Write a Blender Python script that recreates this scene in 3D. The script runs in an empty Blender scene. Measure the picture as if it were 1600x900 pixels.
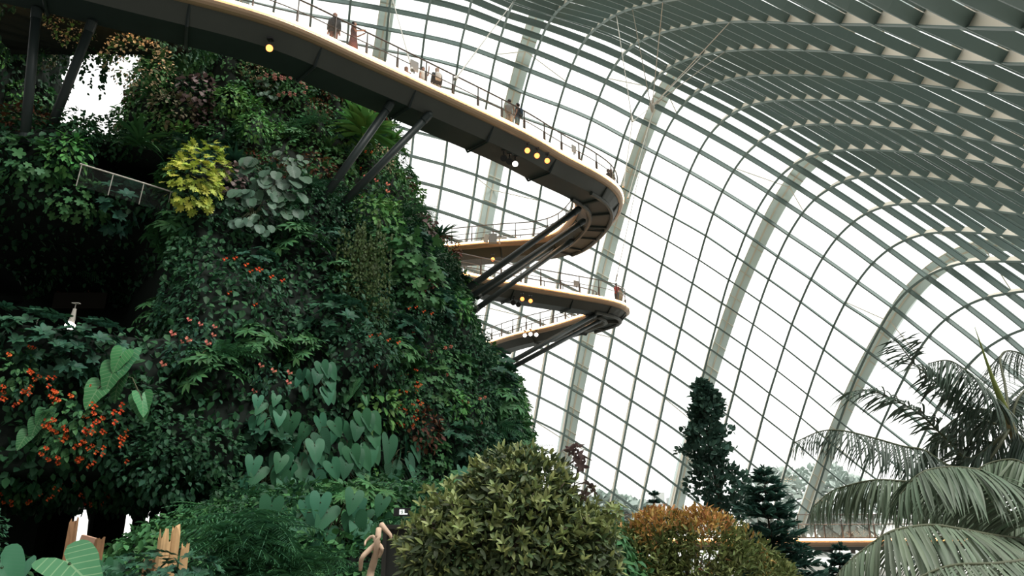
import bpy, bmesh, math, random
import numpy as np
from mathutils import Vector, Matrix

# ------------------------------------------------------------------ camera, world, light
SC = bpy.context.scene
COL = SC.collection
F_PX, PITCH = 1150.0, math.atan(350 / 1150.0)
CAM = np.array([0.0, 0.0, 6.0])
cam_d = bpy.data.cameras.new('camera')
cam_d.sensor_width = 36.0
cam_d.lens = F_PX / 1600 * 36.0
cam_d.clip_start, cam_d.clip_end = 0.1, 3000
cam = bpy.data.objects.new('camera', cam_d)
COL.objects.link(cam)
cam.location = CAM
cam.rotation_euler = (math.pi / 2 + PITCH, 0, 0)
SC.camera = cam
SC.view_settings.view_transform = 'Standard'
SC.view_settings.look = 'None'
SC.view_settings.gamma = 1
SC.view_settings.exposure = 0.0
SC.view_settings.use_curve_mapping = False
SC.cycles.max_bounces = 6
SC.cycles.diffuse_bounces = 2
SC.cycles.glossy_bounces = 2
SC.cycles.transmission_bounces = 3
SC.cycles.transparent_max_bounces = 12
SC.cycles.use_denoising = True
SC.cycles.caustics_reflective = False
SC.cycles.caustics_refractive = False

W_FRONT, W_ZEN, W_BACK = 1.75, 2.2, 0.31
wd = bpy.data.worlds.new('overcast_sky')
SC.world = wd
wd.use_nodes = True
nt = wd.node_tree
for n_ in list(nt.nodes): nt.nodes.remove(n_)
def wnode(t, **kw):
    n = nt.nodes.new(t)
    for k, v in kw.items(): setattr(n, k, v)
    return n
w_out = wnode('ShaderNodeOutputWorld'); w_bg = wnode('ShaderNodeBackground')
w_tc = wnode('ShaderNodeTexCoord'); w_sx = wnode('ShaderNodeSeparateXYZ')
nt.links.new(w_tc.outputs['Generated'], w_sx.inputs[0])
def wrange(sock, a, b, c, d):
    n = wnode('ShaderNodeMapRange', interpolation_type='SMOOTHSTEP')
    n.inputs[1].default_value, n.inputs[2].default_value = a, b
    n.inputs[3].default_value, n.inputs[4].default_value = c, d
    nt.links.new(sock, n.inputs[0]); return n.outputs[0]
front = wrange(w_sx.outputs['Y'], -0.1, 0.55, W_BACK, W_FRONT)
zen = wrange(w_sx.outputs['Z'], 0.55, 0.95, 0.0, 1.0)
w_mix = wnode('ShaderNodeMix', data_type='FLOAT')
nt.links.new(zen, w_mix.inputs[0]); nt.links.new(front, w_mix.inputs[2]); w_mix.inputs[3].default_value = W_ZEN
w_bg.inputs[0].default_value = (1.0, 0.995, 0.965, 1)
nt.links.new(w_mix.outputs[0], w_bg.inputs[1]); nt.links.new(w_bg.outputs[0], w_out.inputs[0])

sun_d = bpy.data.lights.new('sun', 'SUN'); sun_d.energy = 3.0; sun_d.angle = math.radians(25); sun_d.color = (1, 0.98, 0.93)
sun = bpy.data.objects.new('sun', sun_d); COL.objects.link(sun)
sun.rotation_euler = (math.radians(12), math.radians(32), 0)

# ------------------------------------------------------------------ helpers
CP, SP = math.cos(PITCH), math.sin(PITCH)
def ray(u, v):
    x, y = (u - 800) / F_PX, (450 - v) / F_PX
    return np.array([x, CP - y * SP, y * CP + SP])
def at_z(u, v, z):
    d = ray(u, v); return CAM + d * ((z - CAM[2]) / d[2])
def at_y(u, v, y):
    d = ray(u, v); return CAM + d * (y / d[1])
def proj(p):
    d = np.asarray(p, float) - CAM
    Y = d[..., 1] * CP + d[..., 2] * SP; Z = d[..., 2] * CP - d[..., 1] * SP
    return np.stack([800 + F_PX * d[..., 0] / Y, 450 - F_PX * Z / Y], -1)
def unit(a):
    a = np.asarray(a, float); return a / (np.linalg.norm(a, axis=-1, keepdims=True) + 1e-12)
RNG = np.random.default_rng(7)

class MB:
    """collects polygons, then links them as one mesh object"""
    def __init__(s): s.v = []; s.f = []; s.m = []; s.uv = []; s.n = 0
    def add(s, verts, faces, mi=0, uv=None):
        verts = np.asarray(verts, float).reshape(-1, 3)
        s.v.append(verts)
        for f in faces: s.f.append(tuple(int(i) + s.n for i in f))
        s.m += [mi] * len(faces)
        s.uv.append(np.zeros((len(verts), 2)) if uv is None else np.asarray(uv, float))
        s.n += len(verts)
    def box(s, c, size, rot=None, mi=0):
        sg = np.array([[-1,-1,-1],[1,-1,-1],[1,1,-1],[-1,1,-1],[-1,-1,1],[1,-1,1],[1,1,1],[-1,1,1]]) * 0.5
        p = sg * np.asarray(size)
        if rot is not None: p = p @ np.asarray(rot).T
        s.add(p + np.asarray(c), [(0,3,2,1),(4,5,6,7),(0,1,5,4),(1,2,6,5),(2,3,7,6),(3,0,4,7)], mi)
    def tube(s, path, r, n=8, mi=0, cap=True, closed=False):
        path = np.asarray(path, float); m = len(path)
        r = np.full(m, r) if np.isscalar(r) else np.asarray(r, float)
        t = unit(np.gradient(path, axis=0)) if m > 2 else np.repeat(unit(path[1] - path[0])[None], 2, 0)
        up = np.array([0, 0, 1.0])
        if abs(t[0] @ up) > 0.95: up = np.array([1.0, 0, 0])
        a = unit(np.cross(t, up)); b = np.cross(a, t)
        an = np.arange(n) * 2 * math.pi / n
        ring = path[:, None] + r[:, None, None] * (np.cos(an)[None, :, None] * a[:, None] + np.sin(an)[None, :, None] * b[:, None])
        fs = []
        for i in range(m - 1):
            for j in range(n):
                k = (j + 1) % n
                fs.append((i * n + j, i * n + k, (i + 1) * n + k, (i + 1) * n + j))
        if cap:
            fs.append(tuple(range(n))[::-1]); fs.append(tuple((m - 1) * n + j for j in range(n)))
        s.add(ring.reshape(-1, 3), fs, mi)
    def sweep(s, path, side, upv, prof, mi=0, closed=True, cap=True):
        """profile points (a,b) -> path + a*side + b*up ; mi may be a list per profile edge"""
        path, side, upv = (np.asarray(x, float) for x in (path, side, upv))
        prof = np.asarray(prof, float); n = len(prof); m = len(path)
        P = path[:, None] + prof[None, :, 0, None] * side[:, None] + prof[None, :, 1, None] * upv[:, None]
        e = n if closed else n - 1
        for j in range(e):
            k = (j + 1) % n
            pass
        fs, ms = [], []
        for i in range(m - 1):
            for j in range(e):
                k = (j + 1) % n
                fs.append((i * n + j, i * n + k, (i + 1) * n + k, (i + 1) * n + j)); ms.append(mi[j] if isinstance(mi, (list, tuple)) else mi)
        if cap and closed:
            m0 = mi[0] if isinstance(mi, (list, tuple)) else mi
            fs.append(tuple(range(n))[::-1]); fs.append(tuple((m - 1) * n + j for j in range(n))); ms += [m0, m0]
        s.add(P.reshape(-1, 3), fs, 0); s.m[-len(fs):] = ms
    def build(s, name, mats, parent=None, smooth=False, loc=None):
        me = bpy.data.meshes.new(name)
        V = np.concatenate(s.v) if s.v else np.zeros((0, 3))
        if loc is not None: V = V - np.asarray(loc, float)
        me.from_pydata(V.tolist(), [], s.f)
        return finish(me, name, mats, s.m, np.concatenate(s.uv) if s.uv else None, parent, smooth, loc)

def finish(me, name, mats, mi, uv, parent, smooth, loc=None):
    for m in (mats if isinstance(mats, (list, tuple)) else [mats]): me.materials.append(m)
    if mi is not None and len(set(mi)) > 1: me.polygons.foreach_set('material_index', np.asarray(mi, np.int32))
    if uv is not None and len(me.loops):
        lay = me.uv_layers.new(name='uv'); li = np.zeros(len(me.loops), np.int32)
        me.loops.foreach_get('vertex_index', li); lay.data.foreach_set('uv', uv[li].astype(np.float32).ravel())
    if smooth: me.polygons.foreach_set('use_smooth', np.ones(len(me.polygons), bool))
    me.update()
    o = bpy.data.objects.new(name, me); COL.objects.link(o)
    if parent is not None: o.parent = parent
    if loc is not None: o.location = [float(x) for x in loc]
    return o

def quick_mesh(name, V, T, mats, mi=None, uv=None, parent=None, smooth=False):
    """fast mesh from arrays: V (n,3), T (m,k) with constant k"""
    me = bpy.data.meshes.new(name); V = np.asarray(V, np.float32); T = np.asarray(T, np.int32); k = T.shape[1]
    me.vertices.add(len(V)); me.vertices.foreach_set('co', V.ravel())
    me.loops.add(T.size); me.loops.foreach_set('vertex_index', T.ravel())
    me.polygons.add(len(T)); me.polygons.foreach_set('loop_start', np.arange(0, T.size, k, dtype=np.int32))
    me.polygons.foreach_set('loop_total', np.full(len(T), k, np.int32))
    me.update(calc_edges=True)
    return finish(me, name, mats, mi, uv, parent, smooth)

def tag(o, label, cat, group=None, kind=None):
    o['label'] = label; o['category'] = cat
    if group: o['group'] = group
    if kind: o['kind'] = kind
    return o
def empty(name, loc, label, cat, group=None, rz=0.0, kind=None):
    o = bpy.data.objects.new(name, None); COL.objects.link(o)
    o.location = [float(x) for x in loc]; o.rotation_euler = (0, 0, rz); o.empty_display_size = 0.2
    return tag(o, label, cat, group, kind)
def attach(child, parent):
    """parent a world-built mesh to an Empty, keeping its place"""
    child.parent = parent
    child.matrix_parent_inverse = Matrix.Translation(parent.location).inverted()
    return child
def spline(pts, n):
    """Catmull-Rom through pts, n samples per span"""
    p = np.asarray(pts, float); p = np.vstack([2 * p[0] - p[1], p, 2 * p[-1] - p[-2]]); out = []
    for i in range(1, len(p) - 2):
        for t in np.arange(n) / n:
            a, b, c, d = p[i - 1], p[i], p[i + 1], p[i + 2]
            out.append(0.5 * ((2 * b) + (c - a) * t + (2 * a - 5 * b + 4 * c - d) * t * t + (3 * b - a - 3 * c + d) * t ** 3))
    out.append(p[-2]); return np.array(out)

# ------------------------------------------------------------------ materials
def mat(name, rgb, rough=0.6, spec=0.3, metal=0.0, var=0.0, isl=0.0, noise=None, emit=None, hue=0.0, trans=0.0):
    m = bpy.data.materials.new(name); m.use_nodes = True; t = m.node_tree; b = t.nodes['Principled BSDF']
    b.inputs['Base Color'].default_value = (*rgb, 1); b.inputs['Roughness'].default_value = rough
    b.inputs['Specular IOR Level'].default_value = spec; b.inputs['Metallic'].default_value = metal
    if emit:
        b.inputs['Emission Color'].default_value = (*emit[:3], 1); b.inputs['Emission Strength'].default_value = emit[3]
    col = None
    def hsv(fac, lo, hi, h):
        nonlocal col
        n = t.nodes.new('ShaderNodeHueSaturation')
        r = t.nodes.new('ShaderNodeMapRange'); r.inputs[3].default_value = lo; r.inputs[4].default_value = hi
        t.links.new(fac, r.inputs[0]); t.links.new(r.outputs[0], n.inputs['Value'])
        if h:
            r2 = t.nodes.new('ShaderNodeMapRange'); r2.inputs[3].default_value = 0.5 - h; r2.inputs[4].default_value = 0.5 + h
            mul = t.nodes.new('ShaderNodeMath'); mul.operation = 'MULTIPLY'; mul.inputs[1].default_value = 7.31
            fr = t.nodes.new('ShaderNodeMath'); fr.operation = 'FRACT'
            t.links.new(fac, mul.inputs[0]); t.links.new(mul.outputs[0], fr.inputs[0]); t.links.new(fr.outputs[0], r2.inputs[0])
            t.links.new(r2.outputs[0], n.inputs['Hue'])
        if col is None: n.inputs['Color'].default_value = (*rgb, 1)
        else: t.links.new(col, n.inputs['Color'])
        col = n.outputs[0]
    if isl:
        g = t.nodes.new('ShaderNodeNewGeometry'); hsv(g.outputs['Random Per Island'], 1 - isl, 1 + isl, hue)
    if var:
        oi = t.nodes.new('ShaderNodeObjectInfo'); hsv(oi.outputs['Random'], 1 - var, 1 + var, hue * 0.6)
    if noise:
        nz = t.nodes.new('ShaderNodeTexNoise'); nz.inputs['Scale'].default_value = noise[0]; nz.inputs['Detail'].default_value = 5
        tc = t.nodes.new('ShaderNodeTexCoord'); t.links.new(tc.outputs['Object'], nz.inputs['Vector'])
        hsv(nz.outputs[0], 1 - noise[1], 1 + noise[1], 0)
    if col is not None: t.links.new(col, b.inputs['Base Color'])
    if trans:
        tr = t.nodes.new('ShaderNodeBsdfTranslucent'); mx = t.nodes.new('ShaderNodeMixShader'); mx.inputs[0].default_value = trans
        if col is not None: t.links.new(col, tr.inputs[0])
        else: tr.inputs[0].default_value = (*rgb, 1)
        t.links.new(b.outputs[0], mx.inputs[1]); t.links.new(tr.outputs[0], mx.inputs[2])
        t.links.new(mx.outputs[0], t.nodes['Material Output'].inputs[0])
    return m

def glass_mat(name, tint=(0.97, 0.99, 0.98), gl=0.06):
    m = bpy.data.materials.new(name); m.use_nodes = True; t = m.node_tree
    t.nodes.remove(t.nodes['Principled BSDF'])
    a = t.nodes.new('ShaderNodeBsdfTransparent'); a.inputs[0].default_value = (*tint, 1)
    g = t.nodes.new('ShaderNodeBsdfGlossy'); g.inputs['Roughness'].default_value = 0.08
    mx = t.nodes.new('ShaderNodeMixShader'); mx.inputs[0].default_value = gl
    t.links.new(a.outputs[0], mx.inputs[1]); t.links.new(g.outputs[0], mx.inputs[2])
    t.links.new(mx.outputs[0], t.nodes['Material Output'].inputs[0]); return m

M = {}
M['arch'] = mat('cream_painted_steel', (0.88, 0.80, 0.67), 0.5)
M['purlin'] = mat('grey_green_painted_steel', (0.155, 0.22, 0.205), 0.5)
M['outer'] = mat('hazy_grey_painted_steel', (0.80, 0.93, 0.92), 0.55)  # grey paint made paler: haze and bloom are put into the colour
M['outer_cream'] = mat('warm_white_painted_steel', (0.80, 0.74, 0.62), 0.55)
M['glass'] = glass_mat('clear_glass')
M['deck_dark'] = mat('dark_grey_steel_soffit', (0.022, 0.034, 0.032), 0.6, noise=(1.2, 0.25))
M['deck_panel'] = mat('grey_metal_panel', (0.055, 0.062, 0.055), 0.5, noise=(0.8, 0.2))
M['bronze'] = mat('bronze_edge_metal', (0.36, 0.25, 0.16), 0.38, 0.4, 0.3, noise=(1.5, 0.12))
M['rail'] = mat('brown_grey_rail_metal', (0.10, 0.09, 0.08), 0.4, 0.4, 0.4)
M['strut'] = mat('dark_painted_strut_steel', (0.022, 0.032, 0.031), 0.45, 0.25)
M['cable'] = mat('pale_steel_cable', (0.55, 0.52, 0.46), 0.4, 0.4, 0.3)
M['led'] = mat('warm_led_strip', (1, 0.8, 0.6), 0.5, emit=(1.0, 0.55, 0.26, 20.0))
M['lamp_warm'] = mat('lit_warm_lamp', (1, 0.7, 0.4), 0.5, emit=(1.0, 0.24, 0.05, 3.6))
M['lamp_white'] = mat('lit_white_lamp', (1, 0.95, 0.9), 0.5, emit=(1.0, 0.93, 0.85, 18.0))
M['black'] = mat('black_fixture_metal', (0.02, 0.02, 0.022), 0.45)
def mesh_mat(name, rgb, a):
    m = bpy.data.materials.new(name); m.use_nodes = True; t = m.node_tree; b = t.nodes['Principled BSDF']
    b.inputs['Base Color'].default_value = (*rgb, 1); b.inputs['Roughness'].default_value = 0.5; b.inputs['Metallic'].default_value = 0.3
    b.inputs['Alpha'].default_value = a; return m
M['net'] = mesh_mat('fine_steel_net', (0.3, 0.28, 0.25), 0.10)

# dome nodes in centimetres: arch index -> (first purlin, x,y,z ...)
GRID = {
-10:(-6,'-2294,4958,5361 -2471,5224,5472 -2627,5452,5529 -2758,5639,5531 -2863,5782,5480 -2942,5881,5381 -2997,5939,5239 -3030,5959,5062 -3044,5945,4859 -3044,5904,4637 -3033,5845,4406 -3018,5774,4174 -3001,5700,3945 -2988,5631,3726'),
-9:(-7,'-1864,4692,5133 -2040,4991,5293 -2202,5263,5406 -2346,5501,5468 -2467,5701,5475 -2564,5859,5431 -2637,5974,5336 -2687,6046,5198 -2718,6079,5022 -2732,6075,4816 -2733,6041,4590 -2725,5985,4353 -2712,5914,4113 -2698,5838,3876 -2687,5764,3649 -2682,5700,3435 -2687,5652,3236 -2704,5625,3054 -2736,5627,2888 -2788,5662,2738 -2861,5735,2603'),
-8:(-7,'-1617,4710,5058 -1775,5008,5218 -1922,5286,5335 -2054,5536,5404 -2166,5752,5421 -2254,5930,5386 -2318,6066,5300 -2363,6160,5167 -2392,6211,4993 -2407,6222,4786 -2411,6198,4554 -2407,6147,4309 -2398,6079,4060 -2389,6002,3816 -2382,5925,3580 -2381,5856,3358 -2388,5802,3151 -2405,5767,2961 -2436,5759,2786 -2482,5780,2627 -2546,5838,2482 -2632,5936,2349 -2742,6082,2228 -2882,6283,2116 -3057,6547,2011 -3274,6885,1910'),
-7:(-8,'-1217,4410,4787 -1357,4710,4972 -1493,5003,5129 -1623,5283,5251 -1743,5545,5331 -1847,5782,5363 -1928,5985,5342 -1977,6148,5269 -2018,6271,5145 -2048,6347,4973 -2066,6377,4762 -2074,6366,4523 -2075,6324,4268 -2073,6259,4010 -2070,6184,3757 -2069,6107,3514 -2074,6035,3285 -2085,5977,3071 -2106,5936,2873 -2137,5919,2690 -2181,5929,2523 -2239,5973,2368 -2315,6054,2225 -2411,6177,2092 -2530,6349,1966 -2677,6576,1846 -2857,6867,1729 -3076,7232,1611'),
-6:(-10,'-739,3860,4313 -855,4142,4518 -971,4423,4706 -1084,4702,4876 -1195,4979,5025 -1301,5254,5148 -1401,5521,5238 -1490,5774,5289 -1563,6006,5290 -1617,6208,5236 -1658,6370,5122 -1690,6479,4952 -1711,6533,4735 -1724,6539,4487 -1731,6506,4222 -1735,6448,3955 -1740,6377,3695 -1747,6301,3446 -1759,6229,3211 -1777,6168,2992 -1802,6123,2788 -1836,6099,2599 -1880,6101,2423 -1935,6133,2259 -2004,6198,2106 -2089,6301,1962 -2193,6447,1824 -2318,6642,1691 -2469,6890,1559 -2649,7201,1426'),
-5:(-12,'-348,3431,3892 -443,3694,4098 -537,3952,4291 -630,4206,4468 -720,4456,4632 -806,4706,4781 -889,4959,4915 -970,5217,5032 -1047,5482,5129 -1120,5753,5195 -1186,6018,5218 -1241,6261,5184 -1285,6459,5084 -1322,6600,4921 -1350,6681,4700 -1368,6705,4442 -1380,6685,4167 -1390,6636,3893 -1402,6570,3629 -1419,6498,3377 -1439,6428,3140 -1464,6366,2916 -1495,6319,2706 -1532,6291,2510 -1577,6286,2326 -1631,6308,2154 -1695,6360,1991 -1773,6446,1836 -1864,6570,1687 -1973,6734,1541 -2100,6944,1397 -2250,7205,1250'),
-4:(-16,'133,2564,3070 64,2830,3302 -11,3094,3524 -89,3351,3735 -169,3603,3932 -248,3847,4115 -324,4083,4284 -397,4311,4437 -465,4534,4576 -528,4753,4701 -587,4974,4815 -642,5204,4919 -697,5452,5012 -755,5724,5088 -817,6019,5132 -873,6286,5119 -922,6516,5041 -963,6697,4886 -996,6809,4663 -1019,6855,4395 -1034,6850,4113 -1048,6814,3836 -1068,6756,3572 -1093,6690,3318 -1121,6623,3076 -1151,6564,2846 -1186,6516,2629 -1226,6486,2424 -1272,6477,2232 -1325,6492,2050 -1386,6534,1877 -1457,6605,1712 -1540,6708,1552 -1635,6845,1395 -1745,7019,1239 -1872,7234,1081'),
-3:(-25,'360,674,1253 399,839,1409 430,1030,1589 450,1245,1790 458,1481,2010 451,1733,2241 430,1995,2479 395,2263,2718 349,2531,2953 294,2796,3180 233,3056,3396 169,3310,3601 102,3556,3792 36,3794,3969 -29,4024,4133 -91,4247,4283 -150,4460,4418 -203,4663,4538 -249,4860,4644 -290,5055,4740 -326,5258,4826 -360,5477,4905 -399,5726,4977 -454,6022,5031 -513,6312,5036 -562,6573,4972 -609,6781,4831 -649,6917,4620 -681,6983,4362 -704,6995,4084 -727,6971,3810 -751,6925,3536 -778,6867,3272 -808,6807,3019 -841,6752,2780 -878,6708,2553 -918,6679,2340 -964,6668,2138 -1016,6678,1946 -1075,6712,1763 -1142,6770,1587 -1217,6854,1416 -1303,6966,1249 -1400,7107,1083 -1508,7278,916'),
-2:(-30,'243,266,849 286,334,910 333,418,986 384,522,1080 437,649,1195 491,804,1335 540,988,1501 582,1201,1692 611,1439,1904 625,1696,2132 623,1964,2368 606,2236,2604 576,2507,2836 535,2772,3058 488,3031,3269 436,3280,3467 383,3519,3651 329,3749,3820 275,3971,3978 224,4190,4124 173,4405,4261 125,4615,4386 82,4811,4495 45,4991,4587 15,5166,4667 -13,5356,4744 -43,5573,4818 -76,5802,4881 -118,6073,4930 -170,6378,4938 -219,6645,4881 -266,6869,4743 -307,7020,4536 -343,7099,4286 -374,7123,4023 -404,7111,3753 -434,7076,3481 -465,7028,3214 -497,6977,2956 -531,6929,2709 -568,6890,2474 -609,6864,2252 -655,6854,2040 -705,6862,1838 -762,6889,1645 -825,6936,1459 -895,7004,1279 -974,7092,1102 -1061,7201,928 -1157,7330,753'),
-1:(-30,'357,357,913 408,432,976 464,525,1054 525,638,1150 589,776,1267 655,945,1410 717,1149,1583 770,1385,1785 809,1649,2009 830,1927,2245 832,2209,2481 819,2484,2709 793,2747,2925 759,3000,3127 720,3242,3317 678,3475,3494 635,3696,3655 593,3900,3800 553,4092,3930 514,4281,4053 476,4478,4173 438,4685,4292 401,4886,4400 370,5044,4479 347,5194,4546 325,5354,4612 296,5565,4688 266,5826,4761 230,6120,4814 181,6445,4825 128,6741,4762 78,6966,4626 31,7119,4426 -10,7204,4184 -44,7238,3935 -80,7237,3675 -114,7213,3406 -148,7175,3139 -183,7133,2879 -220,7093,2627 -258,7061,2386 -298,7040,2156 -342,7032,1935 -391,7040,1724 -446,7062,1522 -506,7099,1326 -574,7151,1137 -648,7216,952 -729,7293,771 -817,7380,591'),
0:(-30,'523,481,993 580,562,1055 643,659,1131 711,776,1222 783,918,1333 859,1094,1472 934,1312,1647 1000,1576,1859 1049,1870,2096 1077,2169,2337 1085,2457,2567 1077,2723,2777 1055,2963,2966 1026,3183,3137 993,3395,3298 960,3606,3453 926,3812,3599 893,3989,3720 862,4149,3827 829,4296,3923 798,4449,4019 770,4617,4117 742,4786,4210 716,4955,4296 688,5131,4380 659,5332,4467 629,5587,4560 601,5866,4638 568,6176,4692 529,6497,4701 484,6788,4644 433,7025,4516 385,7192,4325 340,7292,4093 297,7340,3842 254,7350,3582 213,7336,3315 172,7309,3047 133,7276,2785 93,7244,2531 53,7218,2287 13,7203,2050 -30,7199,1822 -76,7207,1601 -129,7226,1390 -189,7254,1187 -255,7289,991 -327,7331,799 -405,7376,613 -489,7422,430'),
1:(-28,'887,833,1221 958,950,1303 1034,1090,1403 1115,1260,1526 1199,1474,1684 1280,1766,1903 1343,2081,2142 1380,2381,2369 1398,2668,2585 1394,2920,2775 1373,3137,2942 1342,3314,3080 1308,3489,3214 1278,3670,3346 1249,3851,3473 1219,4026,3592 1190,4201,3706 1157,4355,3806 1126,4514,3904 1096,4674,3997 1065,4839,4089 1033,5006,4177 1007,5166,4254 983,5376,4341 955,5634,4433 928,5913,4509 899,6226,4561 867,6544,4567 825,6837,4512 785,7081,4383 738,7256,4198 688,7367,3973 639,7426,3724 589,7448,3463 541,7445,3197 494,7427,2932 448,7402,2671 403,7378,2417 359,7359,2173 316,7349,1937 275,7350,1701 232,7360,1471 180,7374,1254 121,7393,1044 56,7413,841 -16,7431,644 -93,7444,453 -176,7449,269'),
2:(-26,'1353,1309,1485 1435,1476,1593 1524,1681,1728 1614,1927,1893 1691,2204,2081 1737,2495,2288 1754,2771,2489 1753,3026,2677 1732,3238,2836 1705,3435,2983 1677,3631,3126 1644,3813,3257 1606,3982,3378 1570,4149,3493 1536,4316,3603 1501,4472,3703 1469,4633,3800 1438,4802,3895 1404,4970,3987 1371,5139,4073 1342,5317,4154 1318,5520,4233 1295,5736,4304 1272,5993,4368 1240,6296,4415 1202,6619,4416 1166,6910,4350 1125,7146,4220 1079,7320,4037 1028,7434,3816 975,7501,3572 920,7531,3315 866,7537,3054 813,7529,2793 760,7514,2536 709,7498,2284 658,7485,2039 608,7478,1804 563,7480,1572 520,7489,1345 472,7501,1118 418,7512,897 354,7517,685 282,7511,484 203,7490,292 119,7452,111'),
3:(-24,'1870,1887,1758 1950,2097,1884 2022,2333,2029 2078,2586,2192 2110,2842,2363 2112,3086,2535 2095,3312,2699 2068,3522,2853 2039,3719,2993 2005,3909,3129 1966,4087,3254 1926,4246,3365 1889,4405,3470 1848,4563,3573 1808,4714,3667 1773,4875,3760 1737,5033,3847 1703,5208,3934 1670,5388,4016 1642,5582,4092 1615,5797,4161 1593,6057,4221 1571,6343,4257 1543,6663,4249 1511,6960,4174 1469,7202,4035 1419,7376,3849 1365,7492,3630 1308,7563,3391 1248,7601,3141 1188,7616,2887 1128,7616,2633 1070,7610,2381 1012,7603,2134 953,7596,1890 900,7595,1652 849,7598,1417 799,7605,1184 753,7612,955 703,7613,730 637,7598,519 562,7564,319 479,7509,130 391,7427,-45'),
4:(-23,'2283,2265,1869 2344,2466,1980 2398,2686,2107 2439,2917,2246 2461,3149,2392 2460,3373,2542 2431,3577,2689 2385,3751,2824 2346,3930,2954 2311,4115,3081 2273,4295,3202 2237,4474,3316 2201,4645,3421 2161,4807,3520 2117,4959,3612 2075,5111,3697 2039,5273,3779 2004,5446,3858 1976,5636,3930 1953,5847,3994 1929,6103,4050 1905,6393,4081 1882,6698,4065 1849,6994,3985 1807,7237,3841 1756,7414,3650 1700,7534,3429 1639,7611,3191 1575,7656,2946 1509,7680,2699 1442,7691,2452 1375,7694,2204 1310,7695,1959 1250,7697,1716 1193,7700,1481 1137,7704,1246 1082,7707,1011 1026,7703,780 966,7686,560 897,7649,350 818,7587,154 732,7494,-28 639,7366,-195'),
5:(-21,'2701,2782,2024 2742,2987,2133 2774,3201,2253 2792,3418,2380 2788,3626,2511 2756,3813,2644 2714,3997,2776 2672,4183,2906 2631,4359,3026 2592,4531,3137 2551,4703,3244 2506,4868,3346 2460,5025,3440 2417,5178,3526 2378,5341,3608 2341,5512,3685 2311,5698,3754 2287,5904,3813 2265,6153,3861 2242,6428,3884 2216,6729,3862 2181,7017,3777 2138,7254,3632 2088,7427,3447 2029,7558,3219 1963,7643,2979 1895,7697,2738 1825,7731,2495 1756,7752,2258 1685,7765,2014 1617,7776,1769 1555,7785,1531 1491,7792,1294 1426,7794,1059 1361,7790,826 1297,7773,601 1226,7736,385 1148,7673,181 1061,7577,-10 966,7443,-183'),
6:(-20,'3012,3041,2024 3042,3230,2118 3064,3427,2222 3074,3627,2334 3067,3823,2452 3046,4014,2574 3009,4199,2699 2973,4383,2818 2930,4559,2934 2887,4729,3043 2844,4896,3144 2802,5065,3240 2758,5228,3330 2716,5388,3412 2678,5562,3488 2641,5748,3558 2611,5952,3616 2589,6191,3658 2566,6455,3672 2545,6744,3638 2509,7029,3546 2463,7263,3396 2407,7440,3205 2338,7568,2994 2270,7659,2763 2203,7723,2520 2129,7767,2280 2057,7799,2043 1986,7822,1808 1915,7841,1572 1845,7855,1335 1779,7865,1091 1713,7866,851 1645,7852,628 1569,7818,410 1484,7757,201 1392,7662,5 1292,7527,-174'),
7:(-18,'3295,3421,2074 3312,3608,2165 3323,3802,2264 3326,4001,2370 3320,4201,2480 3303,4397,2592 3263,4573,2705 3222,4750,2815 3177,4918,2919 3129,5078,3017 3085,5246,3108 3040,5406,3192 2997,5574,3270 2959,5754,3339 2930,5967,3395 2905,6206,3433 2878,6462,3443 2854,6743,3404 2819,7028,3299 2773,7256,3144 2717,7431,2955 2652,7561,2746 2584,7658,2523 2511,7732,2291 2438,7788,2052 2365,7832,1812 2291,7866,1581 2219,7894,1340 2144,7913,1100 2069,7920,862 1994,7912,632 1913,7883,412 1825,7827,204 1728,7737,8 1622,7606,-173'),
8:(-16,'3528,3753,2088 3542,3943,2175 3550,4139,2268 3549,4334,2365 3537,4527,2465 3516,4714,2566 3485,4896,2665 3441,5066,2766 3399,5234,2858 3356,5400,2944 3314,5576,3023 3275,5761,3093 3238,5965,3151 3209,6197,3186 3186,6444,3189 3158,6717,3146 3122,6991,3040 3074,7220,2885 3015,7400,2695 2950,7537,2489 2882,7643,2267 2810,7728,2037 2732,7796,1803 2658,7851,1567 2585,7895,1331 2507,7928,1095 2427,7947,859 2348,7949,623 2262,7927,402 2168,7878,194 2066,7795,-1 1954,7671,-182'),
9:(-15,'3707,3859,1996 3721,4041,2072 3732,4230,2153 3736,4422,2238 3734,4615,2326 3722,4806,2415 3703,4994,2504 3676,5178,2591 3641,5354,2675 3604,5534,2753 3566,5720,2824 3532,5924,2881 3501,6158,2916 3474,6411,2916 3444,6678,2868 3407,6938,2764 3360,7166,2608 3301,7351,2419 3236,7498,2210 3169,7614,1994 3100,7707,1774 3028,7785,1549 2954,7851,1315 2877,7903,1077 2794,7938,846 2707,7955,617 2616,7946,395 2518,7908,184 2410,7834,-13 2292,7720,-195'),
10:(-13,'3869,4109,1960 3883,4292,2030 3893,4481,2104 3898,4673,2179 3896,4866,2255 3888,5059,2331 3873,5252,2404 3853,5447,2474 3825,5645,2541 3794,5852,2598 3765,6087,2631 3737,6345,2629 3707,6607,2582 3672,6855,2481 3636,7064,2336 3579,7272,2137 3513,7436,1925 3449,7563,1713 3382,7669,1494 3310,7759,1269 3235,7833,1038 3155,7889,807 3069,7921,587 2975,7929,375 2873,7907,170 2761,7849,-25 2637,7749,-207'),
11:(-11,'4012,4336,1900 4027,4523,1962 4039,4716,2025 4047,4914,2088 4049,5115,2149 4046,5321,2207 4037,5532,2258 4023,5753,2300 4001,5987,2330 3978,6236,2326 3950,6501,2278 3916,6758,2175 3879,6980,2028 3839,7167,1848 3783,7338,1648 3719,7483,1440 3652,7604,1225 3581,7705,1007 3504,7784,787 3421,7841,569 3330,7870,358 3228,7868,156 3115,7830,-37 2988,7749,-218'),
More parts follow.
